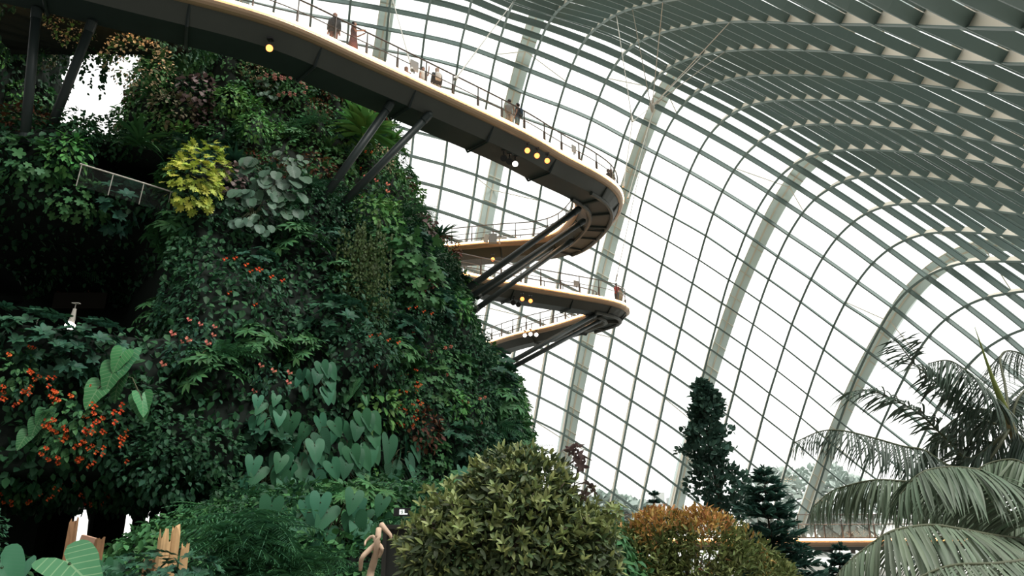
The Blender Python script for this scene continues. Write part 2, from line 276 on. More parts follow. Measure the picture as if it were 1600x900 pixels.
12:(-10,'4126,4373,1759 4147,4562,1809 4167,4759,1858 4183,4965,1906 4195,5179,1951 4201,5400,1989 4201,5631,2018 4194,5868,2031 4183,6108,2018 4165,6368,1965 4141,6620,1863 4104,6868,1710 4064,7064,1543 4019,7232,1362 3966,7380,1169 3905,7509,968 3838,7616,763 3762,7700,555 3676,7756,350 3579,7780,149 3468,7768,-43 3341,7712,-225'),
13:(-8,'4255,4599,1636 4282,4803,1669 4307,5018,1697 4328,5243,1718 4345,5475,1727 4355,5715,1720 4358,5959,1689 4354,6208,1627 4341,6454,1530 4318,6686,1402 4286,6894,1250 4247,7076,1083 4201,7235,905 4146,7373,719 4081,7487,527 4005,7574,333 3916,7629,140 3812,7648,-48 3690,7623,-228'),
14:(-6,'4383,4835,1447 4417,5055,1450 4448,5284,1441 4473,5520,1416 4492,5761,1372 4503,6002,1305 4505,6239,1214 4497,6466,1100 4479,6677,965 4452,6870,814 4414,7041,651 4365,7189,479 4304,7310,301 4228,7400,120 4135,7454,-60 4022,7466,-234')}

# ------------------------------------------------------------------ the glazed dome: arches, purlins, glass, outer arches
NODE = {}
for k_, (q0_, s_) in GRID.items():
    for i_, t_ in enumerate(s_.split()): NODE[(k_, q0_ + i_)] = np.array([float(x) / 100 for x in t_.split(',')])
NODE = {a: p for a, p in NODE.items() if np.linalg.norm(p - CAM) > 14.6}
def node_n(k, q):
    def nb(a, b):
        return NODE.get(a, NODE[(k, q)]) - NODE.get(b, NODE[(k, q)])
    n = unit(np.cross(nb((k + 1, q), (k - 1, q)), nb((k, q + 1), (k, q - 1))))
    return -n if n @ (NODE[(k, q)] - CAM) < 0 else n           # outward
NRM = {a: node_n(*a) for a in NODE}
KS = sorted({a[0] for a in NODE})
def run_k(k): return sorted(q for (kk, q) in NODE if kk == k)
def run_q(q): return sorted(k for (k, qq) in NODE if qq == q)
def runs(ix):
    out = [[ix[0]]]
    for i in ix[1:]:
        if i == out[-1][-1] + 1: out[-1].append(i)
        else: out.append([i])
    return [r for r in out if len(r) > 1]

dome = empty('ceiling', (20, 60, 6), 'arched glass and steel dome over the whole conservatory', 'glass roof', kind='structure')
for k in KS:
    if len(run_k(k)) < 2: continue
    p = spline([NODE[(k, q)] for q in run_k(k)], 3); n = unit(spline([NRM[(k, q)] for q in run_k(k)], 3))
    t = unit(np.gradient(p, axis=0)); side = unit(np.cross(t, n))
    b = MB()
    b.sweep(p, side, n, [(-0.03, 0), (0.03, 0), (0.03, 0.6), (-0.03, 0.6)])
    b.sweep(p, side, n, [(-0.105, -0.03), (0.105, -0.03), (0.105, 0.01), (-0.105, 0.01)], 1)  # inner flange: its backlit shade is put in by the darker purlin colour
    attach(b.build('arch_rib', [M['arch'], M['purlin']]), dome)
for q in sorted({a[1] for a in NODE}):
    b = MB(); df = 0.62 + 0.38 * min(1, max(0, (1 - q) / 6))           # beams get shallower down the wall
    if len(run_q(q)) < 2: continue
    for r in runs(run_q(q)):
        p = spline([NODE[(k, q)] for k in r], 2); n = unit(spline([NRM[(k, q)] for k in r], 2))
        t = unit(np.gradient(p, axis=0)); side = unit(np.cross(t, n))
        b.sweep(p, side, n, [(-0.07, -0.05), (0.07, -0.05), (0.07, 0.40 * df), (-0.07, 0.40 * df)])
        b.sweep(p, side, n, [(-0.07, 0.455 * df), (0.07, 0.455 * df), (0.07, 0.59 * df), (-0.07, 0.59 * df)])
    attach(b.build('purlin', M['purlin']), dome)
b = MB()
for (k, q) in NODE:
    c4 = [(k, q), (k + 1, q), (k + 1, q + 1), (k, q + 1)]
    if all(c in NODE for c in c4): b.add([NODE[c] + NRM[c] * 0.62 for c in c4], [(0, 1, 2, 3)])
attach(b.build('glass_skin', M['glass'], smooth=True), dome)

def gridpt(kf, q, off):
    k0 = math.floor(kf); w = kf - k0
    if (k0, q) in NODE and (k0 + 1, q) in NODE:
        P_ = NODE[(k0, q)] * (1 - w) + NODE[(k0 + 1, q)] * w; N_ = unit(NRM[(k0, q)] * (1 - w) + NRM[(k0 + 1, q)] * w)
        T_ = unit(NODE[(k0 + 1, q)] - NODE[(k0, q)]); return P_ + N_ * off, N_, T_
OUTER = [(-9.0, 'outermost behind the planted mound'), (-5.15, 'behind the two walkers high up'), (-1.3, 'behind the three orange spotlights'),
         (2.5, 'passing just behind both walkway hairpin bends'), (6.38, 'rising behind the tall slim columnar tree'), (10.05, 'rising behind the upper palm fronds')]
for kf, where in OUTER:
    rows = [(q, gridpt(kf, q, 2.3)) for q in range(-30, 20)]
    rows = [(q, g) for q, g in rows if g is not None]
    if len(rows) < 4: continue
    p = spline([g[0] for _, g in rows], 2); n = unit(spline([g[1] for _, g in rows], 2)); sd = unit(spline([g[2] for _, g in rows], 2))
    root = empty('outer_arch', p[-1], 'wide pale grey steel arch outside the glass, ' + where, 'steel arch', 'outer arches carrying the glass dome')
    b = MB(); b.sweep(p, sd, n, [(-0.72, 0), (0.72, 0), (0.72, 1.1), (-0.72, 1.1)]); attach(b.build('box_girder', M['outer']), root)
    b = MB()
    b.sweep(p, sd, n, [(-0.16, -0.06), (0.02, -0.06), (0.02, 0.0), (-0.16, 0.0)]); b.sweep(p, sd, n, [(-0.80, 0.0), (-0.70, 0.0), (-0.70, 0.3), (-0.80, 0.3)])
    attach(b.build('cream_seam', M['outer_cream']), root)
    for i in range(1, len(p), 2):
        b = MB(); b.tube([p[i] - sd[i] * 0.75 - n[i] * 0.05, p[i] + sd[i] * 0.75 - n[i] * 0.05], 0.05, 5); attach(b.build('access_rung', M['outer_cream']), root)
    for j in range(2, len(rows) - 1, 5):
        for dk in (-1, 1):
            kk = round(kf) + dk; q = rows[j][0]
            if (kk, q) in NODE: b = MB(); b.tube([rows[j][1][0], NODE[(kk, q)] + NRM[(kk, q)] * 0.6], 0.05, 5); attach(b.build('stay_rod', M['outer_cream']), root)

# ------------------------------------------------------------------ elevated walkways
def walkway(path_xy, z, width, label, post_gap=1.8, lip=0.2, depth=0.95, n=6, loc=None, posts=True, rail_h=1.32):
    pts = spline([(x, y, z) for x, y in path_xy], n)
    seg = np.r_[0, np.cumsum(np.linalg.norm(np.diff(pts, axis=0), axis=1))]
    L = seg[-1]; m = int(L / 0.5); s = np.linspace(0, L, m)
    p = np.stack([np.interp(s, seg, pts[:, i]) for i in range(3)], 1)
    t = unit(np.gradient(p, axis=0)); side = np.stack([t[:, 1], -t[:, 0], 0 * t[:, 0]], 1); up = np.tile([0, 0, 1.0], (m, 1)); h = width / 2
    root = empty('elevated_walkway', p[m // 2], label, 'walkway')
    b = MB(); b.sweep(p, side, up, [(-h, -0.12), (h, -0.12), (h, 0.0), (-h, 0.0)]); attach(b.build('deck', M['deck_panel']), root)
    g = MB()
    a1, a2 = h - 0.12, h - 0.62
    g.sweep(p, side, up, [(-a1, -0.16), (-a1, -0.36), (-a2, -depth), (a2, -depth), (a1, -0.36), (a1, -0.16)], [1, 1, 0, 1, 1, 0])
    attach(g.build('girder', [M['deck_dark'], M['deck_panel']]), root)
    for i in range(4, m - 2, 9):      # stiffener plates across the underside
        for q in (i,):
            a = [(-a1, -0.30), (-a2 - 0.05, -depth - 0.07), (a2 + 0.05, -depth - 0.07), (a1, -0.30)]
            P4 = [p[q] + side[q] * x + up[q] * y for x, y in a]
            for j in range(3):
                if j == 0: r = MB()
                r.tube([P4[j], P4[j + 1]], 0.06, 4)
            attach(r.build('cross_stiffener', M['strut']), root)
    an = np.linspace(-0.5 * math.pi, 0.5 * math.pi, 7)
    for sg in (-1, 1):
        prof = [(sg * (h - 0.02 + lip * 1.0 * math.cos(a)), -0.16 + lip * 1.1 * math.sin(a)) for a in an] + [(sg * (h - 0.1), 0.06), (sg * (h - 0.1), -0.38)]
        if sg > 0: prof = prof[::-1]
        e = MB(); e.sweep(p, side, up, prof); attach(e.build('edge_trim', M['bronze'], smooth=False), root)
        l = MB(); l.sweep(p, side, up, [(sg * (h + lip * 0.9) - 0.03, -0.03), (sg * (h + lip * 0.9) + 0.03, -0.03), (sg * (h + lip * 0.9) + 0.03, 0.045), (sg * (h + lip * 0.9) - 0.03, 0.045)])
        attach(l.build('light_strip', M['led']), root)
        ro = side * (sg * (h - 0.12))
        b = MB(); b.tube(p + ro + [0, 0, rail_h], 0.035, 6); attach(b.build('top_rail', M['rail']), root)
        b = MB(); b.tube(p + ro + [0, 0, rail_h * 0.6], 0.022, 5); attach(b.build('mid_rail', M['rail']), root)
        b = MB(); b.sweep(p + ro, side, up, [(0, 0.06), (0, rail_h * 0.97)], closed=False, cap=False); attach(b.build('rail_net', M['net']), root)
        ii = np.arange(2, m - 1, max(1, int(post_gap / (L / (m - 1)))))
        first = None
        for i in ii:
            q = p[i] + ro[i]
            if first is None:
                b = MB(); b.box([0, 0, rail_h / 2], (0.035, 0.05, rail_h)); b.box([0, 0, rail_h * 0.3], (0.06, 0.11, rail_h * 0.6))
                first = b.build('rail_post', M['rail']); o = first
            else:
                o = first.copy(); COL.objects.link(o)
            o.location = [float(x) for x in q]; o.rotation_euler = (0, 0, math.atan2(t[i][1], t[i][0])); attach(o, root)
    return root, p, side, t

ZU, ZL = 24.0, 20.0
UP_PATH = [(-27, 18.6), (-21, 20.0), (-17.4, 21.2), (-14, 22.8), (-9.9, 24.8), (-7.1, 27.2), (-3.85, 30.2), (-0.4, 33.5), (1.7, 35.9), (3.75, 38.1), (4.95, 39.9), (5.3, 42.0), (4.9, 44.6),
           (4.0, 47.0), (2.2, 48.6), (-1, 49.3), (-5, 50.3), (-9, 51.0), (-13, 51.5)]
upper, UPP, UPS, UPT = walkway(UP_PATH, ZU, 2.6, 'high curved walkway with glowing edge that turns back at a sharp hairpin bend')
LO_PATH = [(-10, 40.2), (-7, 42.0), (-4.1, 43.6), (-0.4, 46.0), (3.3, 48.1), (5.6, 49.4), (6.9, 50.6), (7.2, 51.9), (6.4, 53.4), (4.0, 56.8), (1.1, 59.8), (-1.4, 63.2), (-4.0, 66)]
lower, LOP, LOS, LOT = walkway(LO_PATH, ZL, 2.3, 'lower zigzag walkway with pointed bend, below the high walkway', depth=0.85)

def strut(a, b, r, label, group='inclined walkway struts'):
    a, b = np.asarray(a, float), np.asarray(b, float)
    root = empty('strut', b, label, 'strut', group); r = r * .72
    m = MB(); m.tube([a, b], r, 14); attach(m.build('tube', M['strut'], smooth=True), root)
    d = unit(a - b)
    m = MB(); m.tube([a - d * 0.5, a - d * 0.1], r * 1.12, 14); m.tube([a - d * 0.15, a + d * 0.1], r * 0.6, 10); attach(m.build('end_collar', M['strut'], smooth=False), root)
    m = MB(); m.tube([b + d * 0.05, b + d * 0.35], r * 1.15, 14); attach(m.build('foot_collar', M['strut'], smooth=False), root)
    return root
STRUTS = [((612, 160), 23.05, (488, 335), 27.5, 0.23, 'dark round strut of the twin pair under the high walkway, farther from the hairpin bend'),
          ((672, 178), 23.05, (505, 350), 28.5, 0.23, 'dark round strut of the twin pair under the high walkway, nearer the hairpin bend'),
          ((905, 326), 23.0, (676, 490), 37.5, 0.26, 'topmost of the four long grey struts fanning down from the hairpin bend'),
          ((912, 345), 23.0, (694, 492), 38.0, 0.24, 'second from the top of the four long struts below the hairpin bend'),
          ((862, 387), 23.0, (745, 465), 41.0, 0.2, 'shortest strut ending under the returning leg of the high walkway'),
          ((893, 376), 23.0, (740, 486), 40.5, 0.23, 'lowest of the four long struts below the hairpin bend'),
          ((930, 492), 19.1, (782, 575), 41.0, 0.2, 'upper one of the two struts holding the lower walkway bend'),
          ((938, 500), 19.1, (790, 580), 42.0, 0.2, 'lower one of the two struts holding the lower walkway bend'),
          ((58, 10), 23.1, (38, 225), 22.5, 0.22, 'near vertical dark strut under the high walkway, in front of the pale gap'),
          ((146, 30), 23.1, (66, 235), 23.5, 0.22, 'slanting dark strut beside the pale gap under the high walkway')]
def ray_plan(u, v, y): return at_y(u, v, y)
for (u1, v1), z1, (u2, v2), y2, r, lab in STRUTS: strut(at_z(u1, v1, z1), at_y(u2, v2, y2), r, lab)

# ring beams and webs under the two hairpin bends
def hairpin(root, P_, S_, i0, i1, half, depth, nm):
    m = MB(); k = slice(i0, i1)
    m.tube(P_[k] + S_[k] * (half - .55) - [0, 0, depth + .05], .13, 6); m.tube(P_[k] - S_[k] * (half - .75) - [0, 0, depth + .05], .13, 6)
    for i in range(i0 + 2, i1 - 2, 4): m.tube([P_[i] + S_[i] * (half - .12) - [0, 0, .34], P_[i] + S_[i] * (half - .55) - [0, 0, depth + .06], P_[i] - S_[i] * (half - .75) - [0, 0, depth + .06]], .075, 5)
    attach(m.build('ring_beam', M['deck_panel']), root)
def span(P_, a, b): return int(np.hypot(*(P_[:, :2] - a).T).argmin()), int(np.hypot(*(P_[:, :2] - b).T).argmin())
hairpin(upper, UPP, UPS, *span(UPP, (3.9, 38.2), (3.0, 48.0)), 1.3, .95, 'upper'); hairpin(lower, LOP, LOS, *span(LOP, (5.6, 49.4), (5.6, 54.6)), 1.15, .85, 'lower')

# ------------------------------------------------------------------ ground and the planted rock mound
def disc(name, r, z, m, lab, cat):
    b = MB(); an = np.linspace(0, 2 * math.pi, 65)[:-1]
    b.add(np.stack([r * np.cos(an), 40 + r * np.sin(an), 0 * an + z], 1), [tuple(range(64))]); o = b.build(name, m); return tag(o, lab, cat, kind='structure')
M['paving'] = mat('grey_stone_paving', (0.22, 0.21, 0.19), 0.7, noise=(0.6, 0.2))
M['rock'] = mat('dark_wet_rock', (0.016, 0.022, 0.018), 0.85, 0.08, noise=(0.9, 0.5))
M['soil'] = mat('dark_soil_and_moss', (0.012, 0.022, 0.014), 0.9, noise=(1.5, 0.5))
disc('floor', 62, 0, M['paving'], 'grey paved floor of the conservatory under the plants', 'floor')

SIL = [(600, 165), (615, 200), (622, 260), (650, 310), (670, 350), (690, 385), (710, 420), (730, 470), (750, 510), (770, 550), (800, 600), (825, 650), (835, 700), (840, 740), (850, 800)]
class Lump:
    def __init__(s, ax, zr, prof=None, shrink=0.55, mod=None, seed=0, rough=0.5):
        s.ax = np.array(ax, float); s.z0, s.z1 = zr; s.mod = mod; s.rough = rough
        if prof is None:
            L = []
            for u, v in SIL:
                d = ray(u, v); t = (s.ax @ d[:2]) / (d[:2] @ d[:2]); p = CAM + d * t
                L.append((p[2], np.hypot(*(p[:2] - s.ax)) - shrink))
            prof = sorted(L)
        s.pz = [a for a, _ in prof]; s.pr = [b for _, b in prof]
        r = np.random.default_rng(seed); s.w = [(r.integers(3, 22), r.uniform(0.2, 1.6), r.uniform(0, 6.3), r.uniform(0, 6.3)) for _ in range(12)]
    def R(s, phi, z):
        r = np.interp(z, s.pz, s.pr)
        if s.rough:
            for kphi, kz, a, b_ in s.w: r = r + s.rough / 6 * np.sin(kphi * phi * 1.7 + a + 1.3 * np.sin(z * 0.35 + b_)) * np.cos(kz * z + b_)
        if s.mod is not None: r = s.mod(phi, z, r)
        q = np.clip((s.z1 - z) / 2.2, 0, 1); r = r * np.sqrt(np.clip(1 - (1 - q) ** 2, 0, 1))
        return np.maximum(r, 0.01)
    def P(s, phi, z):
        r = s.R(phi, z); return np.stack([s.ax[0] + r * np.cos(phi), s.ax[1] + r * np.sin(phi), z + 0 * r], -1)
    def N(s, phi, z):
        e = 0.02; a = s.P(phi + e, z) - s.P(phi - e, z); b = s.P(phi, z + 0.15) - s.P(phi, z - 0.15)
        return unit(np.cross(a, b))
    def inside(s, p):
        p = np.asarray(p); d = p[..., :2] - s.ax; z = p[..., 2]
        return (z > s.z0) & (z < s.z1) & (np.hypot(d[..., 0], d[..., 1]) < s.R(np.arctan2(d[..., 1], d[..., 0]), z))
    def mesh(s, name, m, nphi=220, nz=90):
        ph = np.linspace(-math.pi, math.pi, nphi + 1)[:-1]; zz = np.linspace(s.z0, s.z1 - 0.005, nz)
        V = s.P(*np.meshgrid(ph, zz)).reshape(-1, 3)
        i = np.arange(nphi); j = (i + 1) % nphi
        T = np.concatenate([np.stack([k * nphi + i, k * nphi + j, (k + 1) * nphi + j, (k + 1) * nphi + i], 1) for k in range(nz - 1)])
        o = quick_mesh(name, V, T, m, smooth=True)
        bm = bmesh.new(); bm.from_mesh(o.data); bm.verts.ensure_lookup_table()
        bm.faces.new([bm.verts[k] for k in range(nphi)][::-1]); bm.faces.new([bm.verts[(nz - 1) * nphi + k] for k in range(nphi)]); bm.to_mesh(o.data); bm.free()
        return o
    def sample(s, n, p0, p1, rng, zr=None):
        """n points spread evenly by area over azimuth p0..p1"""
        za, zb = zr or (s.z0, s.z1); m = n * 5
        phi = rng.uniform(p0, p1, m); z = rng.uniform(za, zb - 0.02, m)
        e = 0.02; A = np.linalg.norm(np.cross(s.P(phi + e, z) - s.P(phi - e, z), s.P(phi, z + 0.1) - s.P(phi, z - 0.1)), axis=-1)
        k = rng.choice(m, n, replace=False, p=A / A.sum()); return s.P(phi[k], z[k]), s.N(phi[k], z[k])

def sstep(x, a, b): t = np.clip((x - a) / (b - a), 0, 1); return t * t * (3 - 2 * t)
def cone_mod(phi, z, r):
    d = np.degrees(phi)
    left = 1 - sstep(d, -60.5, -56.0)                                   # the cavern side
    cave = sstep(z, 10.9, 11.5) * (1 - sstep(z, 15.0, 16.2)); over = sstep(z, 14.5, 16.0) * (1 - sstep(z, 18.6, 19.4))
    r = r - left * (11.0 * cave + 2.2 * over * (1 - sstep(z, 15.5, 19.0) * 0.8))
    nook = sstep(d, -67.8, -66.6) * (1 - sstep(d, -59.0, -57.4)) * sstep(z, 17.1, 17.4) * (1 - sstep(z, 18.7, 19.2))      # balcony recess
    r = r - 5.0 * nook
    under = sstep(z, 6.2, 7.0); r = r - (1 - under) * 4.0
    return r
cone = Lump((-22, 40), (6.15, 20.6), None, 0.55, cone_mod, 1, 0.7)
crown = Lump((-14.6, 42.5), (17, 33.2), None, 0.6, None, 2, 0.9)
crown_side = Lump((-17.3, 40), (17, 32.5), [(17, 6.2), (26, 5.4), (35, 4.6)], 0, None, 8, 0.6)
flank = Lump((-31.5, 34), (15, 40), [(15, 6.4), (40, 6.0)], 0, None, 3, 0.8)
def bridge_mod(phi, z, r):                                              # underside slopes up towards the back
    lim = (26.6 + (z - 24.3) / 0.74 - 26.9) / np.where(np.abs(np.sin(phi)) < 1e-3, 1e-3, np.sin(phi))
    return np.where(np.sin(phi) > 0, np.minimum(r, np.maximum(lim, 0.02)), np.where(z < 25.1, np.minimum(r, np.where(lim > 0, lim, 9)), r))
bridge = Lump((-17.6, 26.9), (24.5, 34), [(24, 3.5), (27, 4.0), (34, 4.6)], 0, bridge_mod, 4, 0.3)
berm = Lump((-3.6, 22.5), (0, 6.6), [(0, 8.2), (4, 7.4), (6.6, 6.5)], 0, None, 5, 0.4)
bank = Lump((-15.2, 15.5), (0, 6.3), [(0, 5.0), (4, 4.6), (6.4, 4.2)], 0, None, 6, 0.4)
LUMPS = [cone, crown, crown_side, flank, bridge, berm, bank]
for l_, nm, lab in ((cone, 'mountain', 'lower body of the planted rock mound, behind the plants'), (crown, 'mountain', 'tall top of the planted rock mound under the high walkway'),
                    (crown_side, 'mountain', 'side of the planted mound top next to the pale gap'), (flank, 'mountain', 'shoulder of the planted mound at the pale gap'), (bridge, 'mountain', 'overhanging top of the planted mound above the pale gap'),
                    (berm, 'mountain', 'low planted bank in front of the mound'), (bank, 'mountain', 'low planted bank below the dark cavern')):
    tag(l_.mesh(nm, M['rock']), lab, 'rock mound', kind='structure')
def inside_any(p, skip=None):
    r = np.zeros(np.asarray(p).shape[:-1], bool)
    for l_ in LUMPS:
        if l_ is not skip: r |= l_.inside(p)
    return r
def hit(u, v, dmax=75, only=None):
    d = ray(u, v); t = np.arange(6, dmax, 0.08); P_ = CAM + d * t[:, None]
    if only is not None: ins = only.inside(P_)
    else: ins = inside_any(P_)
    k = np.argmax(ins)
    return P_[k] if ins[k] else None

# ------------------------------------------------------------------ leaf shapes and plant builders (x across, y along, z leaf normal)
def leaf_hex(w=0.32, fold=0.08, bend=0.12):
    V = np.array([[0, 0, 0], [-w, .35, fold], [-w * .75, .7, fold - bend * .5], [0, 1, -bend], [w * .75, .7, fold - bend * .5], [w, .35, fold]])
    return V, np.array([[0, 2, 1], [0, 3, 2], [0, 4, 3], [0, 5, 4]])
def leaf_ovate(w=0.25, fold=0.07, bend=0.15):
    ys = [0, .12, .35, .6, .82, 1]; ws = [.02, .6, 1, .95, .55, 0]; V = []; T = []
    for y, a in zip(ys, ws): V += [[-w * a, y, fold * a - bend * y * y], [0, y, -bend * y * y], [w * a, y, fold * a - bend * y * y]]
    for i in range(5):
        for j in (0, 1):
            a = i * 3 + j; T += [[a, a + 1, a + 4], [a, a + 4, a + 3]]
    return np.array(V, float), np.array(T)
def outline_leaf(rad, n=26, cup=0.12, bend=0.2, c=(0, 0.30)):
    """closed outline r(theta), theta=0 at the tip; centre at c"""
    th = np.linspace(0, 2 * math.pi, n + 1)[:-1]; r = np.array([rad(t) for t in th])
    o = np.stack([r * np.sin(th) + c[0], r * np.cos(th) + c[1]], 1); i = o * 0.5 + np.array(c) * 0.5
    P2 = np.vstack([[c], i, o]); z = cup * np.abs(P2[:, 0]) - bend * np.clip(P2[:, 1], 0, None) ** 2
    V = np.c_[P2, z]; T = []
    for k in range(n):
        q = (k + 1) % n; T += [[0, 1 + q, 1 + k], [1 + k, 1 + q, 1 + n + q], [1 + k, 1 + n + q, 1 + n + k]]
    return V, np.array(T)
def heart_r(t):
    t = (t + math.pi) % (2 * math.pi) - math.pi; a = abs(t)
    return 0.36 + 0.34 * max(0, 1 - a / 0.9) ** 1.6 + 0.12 * math.exp(-((a - 2.35) / 0.5) ** 2) - 0.26 * max(0, 1 - (math.pi - a) / 0.35)
def lobed_r(k, d, base=0.45):
    return lambda t: base * (1 - d + d * abs(math.cos(k * t / 2.0)) ** 0.6) * (1.15 if abs((t + math.pi) % (2 * math.pi) - math.pi) < 0.6 else 1.0)
def leaf_strap(w=0.04, bend=0.55, n=7):
    V = []; T = []
    for i in range(n):
        t = i / (n - 1); a = w * (0.7 + 0.6 * t) if t < .5 else w * 2 * (1 - t) ** 0.8
        y = t * (1 - 0.25 * bend * t); z = -bend * t * t * 0.8 + 0.0
        V += [[-a, y, z + a * .4], [0, y, z], [a, y, z + a * .4]]
    for i in range(n - 1):
        for j in (0, 1):
            a = i * 3 + j; T += [[a, a + 1, a + 4], [a, a + 4, a + 3]]
    return np.array(V), np.array(T)
def leaf_fern(n=15, w=0.17, bend=0.45, pw=0.042):
    V = []; T = []
    for i in range(n):
        t = (i + .5) / n; y = t; z = -bend * t * t; L = w * math.sin(math.pi * min(1, 0.18 + t * 0.84)) ** 0.8 + 0.012
        for sg in (-1, 1):
            k = len(V); V += [[0, y - pw * .45, z], [sg * L * .55, y + pw * .55, z - .02], [sg * L, y + pw * 0.7, z - .05 - L * .15], [sg * L * .5, y - pw * .2, z - .02]]
            T += [[k, k + 1, k + 2], [k, k + 2, k + 3]] if sg < 0 else [[k, k + 2, k + 1], [k, k + 3, k + 2]]
    for i in range(6):
        y0, y1 = i / 6, (i + 1) / 6; k = len(V)
        V += [[-.006, y0, -bend * y0 * y0 + .004], [.006, y0, -bend * y0 * y0 + .004], [0, y1, -bend * y1 * y1 + .004]]; T += [[k, k + 1, k + 2]]
    return np.array(V), np.array(T)
LF = {'hex': leaf_hex(), 'slim': leaf_hex(0.17, .05, .2), 'round': leaf_hex(0.45, .06, .1), 'ovate': leaf_ovate(), 'narrow': leaf_ovate(0.15, .04, .22), 'laurel': leaf_ovate(0.17, .05, .12), 'heart': outline_leaf(heart_r, 30, 0.16, 0.22),
      'ivy': outline_leaf(lobed_r(5, 0.45), 20, 0.1, 0.15), 'maple': outline_leaf(lobed_r(7, 0.55), 28, 0.06, 0.2), 'disk': outline_leaf(lobed_r(9, 0.12, 0.48), 22, 0.2, 0.08, (0, 0.35)),
      'strap': leaf_strap(), 'blade': leaf_strap(0.055, 0.3), 'fern': leaf_fern(), 'petal': leaf_hex(0.42, 0.1, 0.25)}

def place(shape, pos, along, nrm, size, wid=None):
    V, T = LF[shape] if isinstance(shape, str) else shape
    y = unit(along); x = unit(np.cross(y, nrm)); z = np.cross(x, y); m = len(pos)
    size = np.broadcast_to(np.asarray(size, float), (m,)); wx = size if wid is None else size * wid
    P = np.asarray(pos)[:, None] + x[:, None] * (V[None, :, 0:1] * wx[:, None, None]) + y[:, None] * (V[None, :, 1:2] * size[:, None, None]) + z[:, None] * (V[None, :, 2:3] * size[:, None, None])
    TT = T[None] + (np.arange(m) * len(V))[:, None, None]
    uv = np.broadcast_to(V[None, :, :2], (m, len(V), 2)).reshape(-1, 2)
    return P.reshape(-1, 3), TT.reshape(-1, 3), uv
def join(parts):
    V, T, U, MI = [], [], [], []; n = 0
    for i, q in enumerate(parts):
        v, t, u = q[:3]; V.append(v); T.append(t + n); U.append(u); MI += [q[3] if len(q) > 3 else 0] * len(t); n += len(v)
    return np.concatenate(V), np.concatenate(T), np.concatenate(U), MI
def stems(paths, r0, r1, n=5):
    out = []
    for p in paths:
        b = MB(); p = np.asarray(p, float); b.tube(p, np.linspace(r0, r1, len(p)), n, cap=False)
        v = np.concatenate(b.v); t = []
        for f in b.f: t += [[f[0], f[1], f[2]], [f[0], f[2], f[3]]]
        out.append((v, np.array(t), np.zeros((len(v), 2))))
    v, t, u, _ = join(out); return v, t, u
UPV = np.array([0, 0, 1.0])
def rnd(n, rng): return unit(rng.normal(size=(n, 3)))
def bush(n, rad, shape, size, rng, droop=0.4, back=0.25, up=0.8, wid=None):
    d = rnd(n * 3, rng); d = d[d[:, 1] < back][:n]; m = len(d)
    pos = d * np.asarray(rad) * (rng.uniform(0.35, 1, (m, 1)) ** 0.45)
    al = d * 0.7 - UPV * droop + rng.normal(0, .35, (m, 3)); nn = d * 0.45 + UPV * up + np.array([0, -.3, 0]) + rng.normal(0, .25, (m, 3))
    return place(shape, pos, al, nn, rng.uniform(size * .7, size * 1.25, m), wid)
def whorls(n, rad, shape, size, rng, k=7, back=0.3, tilt=0.35):
    d = rnd(n * 3, rng); d = d[d[:, 1] < back][:n]; m = len(d)
    c = d * np.asarray(rad) * (rng.uniform(0.5, 1, (m, 1)) ** 0.5); ax = unit(d * 0.7 + UPV * 0.7 + rng.normal(0, .2, (m, 3)))
    a = unit(np.cross(ax, rnd(m, rng))); b = np.cross(ax, a); P_, A_, N_ = [], [], []
    for j in range(k):
        th = 2 * math.pi * j / k + rng.uniform(0, .4, (m, 1)); r = a * np.cos(th) + b * np.sin(th)
        P_.append(c + r * size * .05); A_.append(r + ax * tilt); N_.append(ax - r * tilt)
    P_, A_, N_ = (np.concatenate(q) for q in (P_, A_, N_)); return place(shape, P_, A_, N_, rng.uniform(size * .75, size * 1.2, len(P_)))
def trailing(nv, length, spread, shape, size, rng, per=14):
    P_, A_, N_ = [], [], []
    for i in range(nv):
        x0 = rng.uniform(-spread, spread); L = length * rng.uniform(.5, 1); t = np.sort(rng.uniform(0, 1, per))
        px = x0 + rng.normal(0, .05, per).cumsum() * .3; py = -0.12 - .12 * np.sin(t * 3) + rng.normal(0, .04, per)
        P_.append(np.stack([px, py, .15 - t * L], 1)); A_.append(np.stack([rng.normal(0, .7, per), -np.abs(rng.normal(.3, .3, per)), -rng.uniform(.3, 1, per)], 1)); N_.append(np.stack([rng.normal(0, .3, per), -np.ones(per), rng.uniform(.2, .9, per)], 1))
    P_, A_, N_ = (np.concatenate(q) for q in (P_, A_, N_)); return place(shape, P_, A_, N_, rng.uniform(size * .7, size * 1.2, len(P_)))
def hearts(n, spread, size, rng, shape='heart', drop=0.9, out=0.45, flat=0.0):
    """big hanging leaves on long stalks; returns leaf triple and stalk triple"""
    a = rng.uniform(-1.25, 1.25, n); el = rng.uniform(-drop, 0.9, n)
    pos = np.stack([np.sin(a) * spread * rng.uniform(.5, 1, n), -out * spread * (0.5 + np.cos(a) * rng.uniform(.4, 1, n)), el * spread], 1)
    al = np.stack([np.sin(a) * .5 + rng.normal(0, .2, n), -0.35 - flat + rng.normal(0, .15, n), -np.ones(n) * (1 - .45 * flat)], 1); nn = np.stack([np.sin(a) * .4 + rng.normal(0, .38, n), -np.ones(n), .5 + flat * 1.2 + rng.normal(0, .35, n)], 1)
    L = place(shape, pos, al, nn, rng.uniform(size * .75, size * 1.15, n))
    S = stems([[[0, 0, -.1], p * np.array([.4, .6, .4]) + [0, 0, .12 * spread], p + unit(al[i]) * size * .28] for i, p in enumerate(pos)], .018 * size / .6, .01 * size / .6)
    return L, S
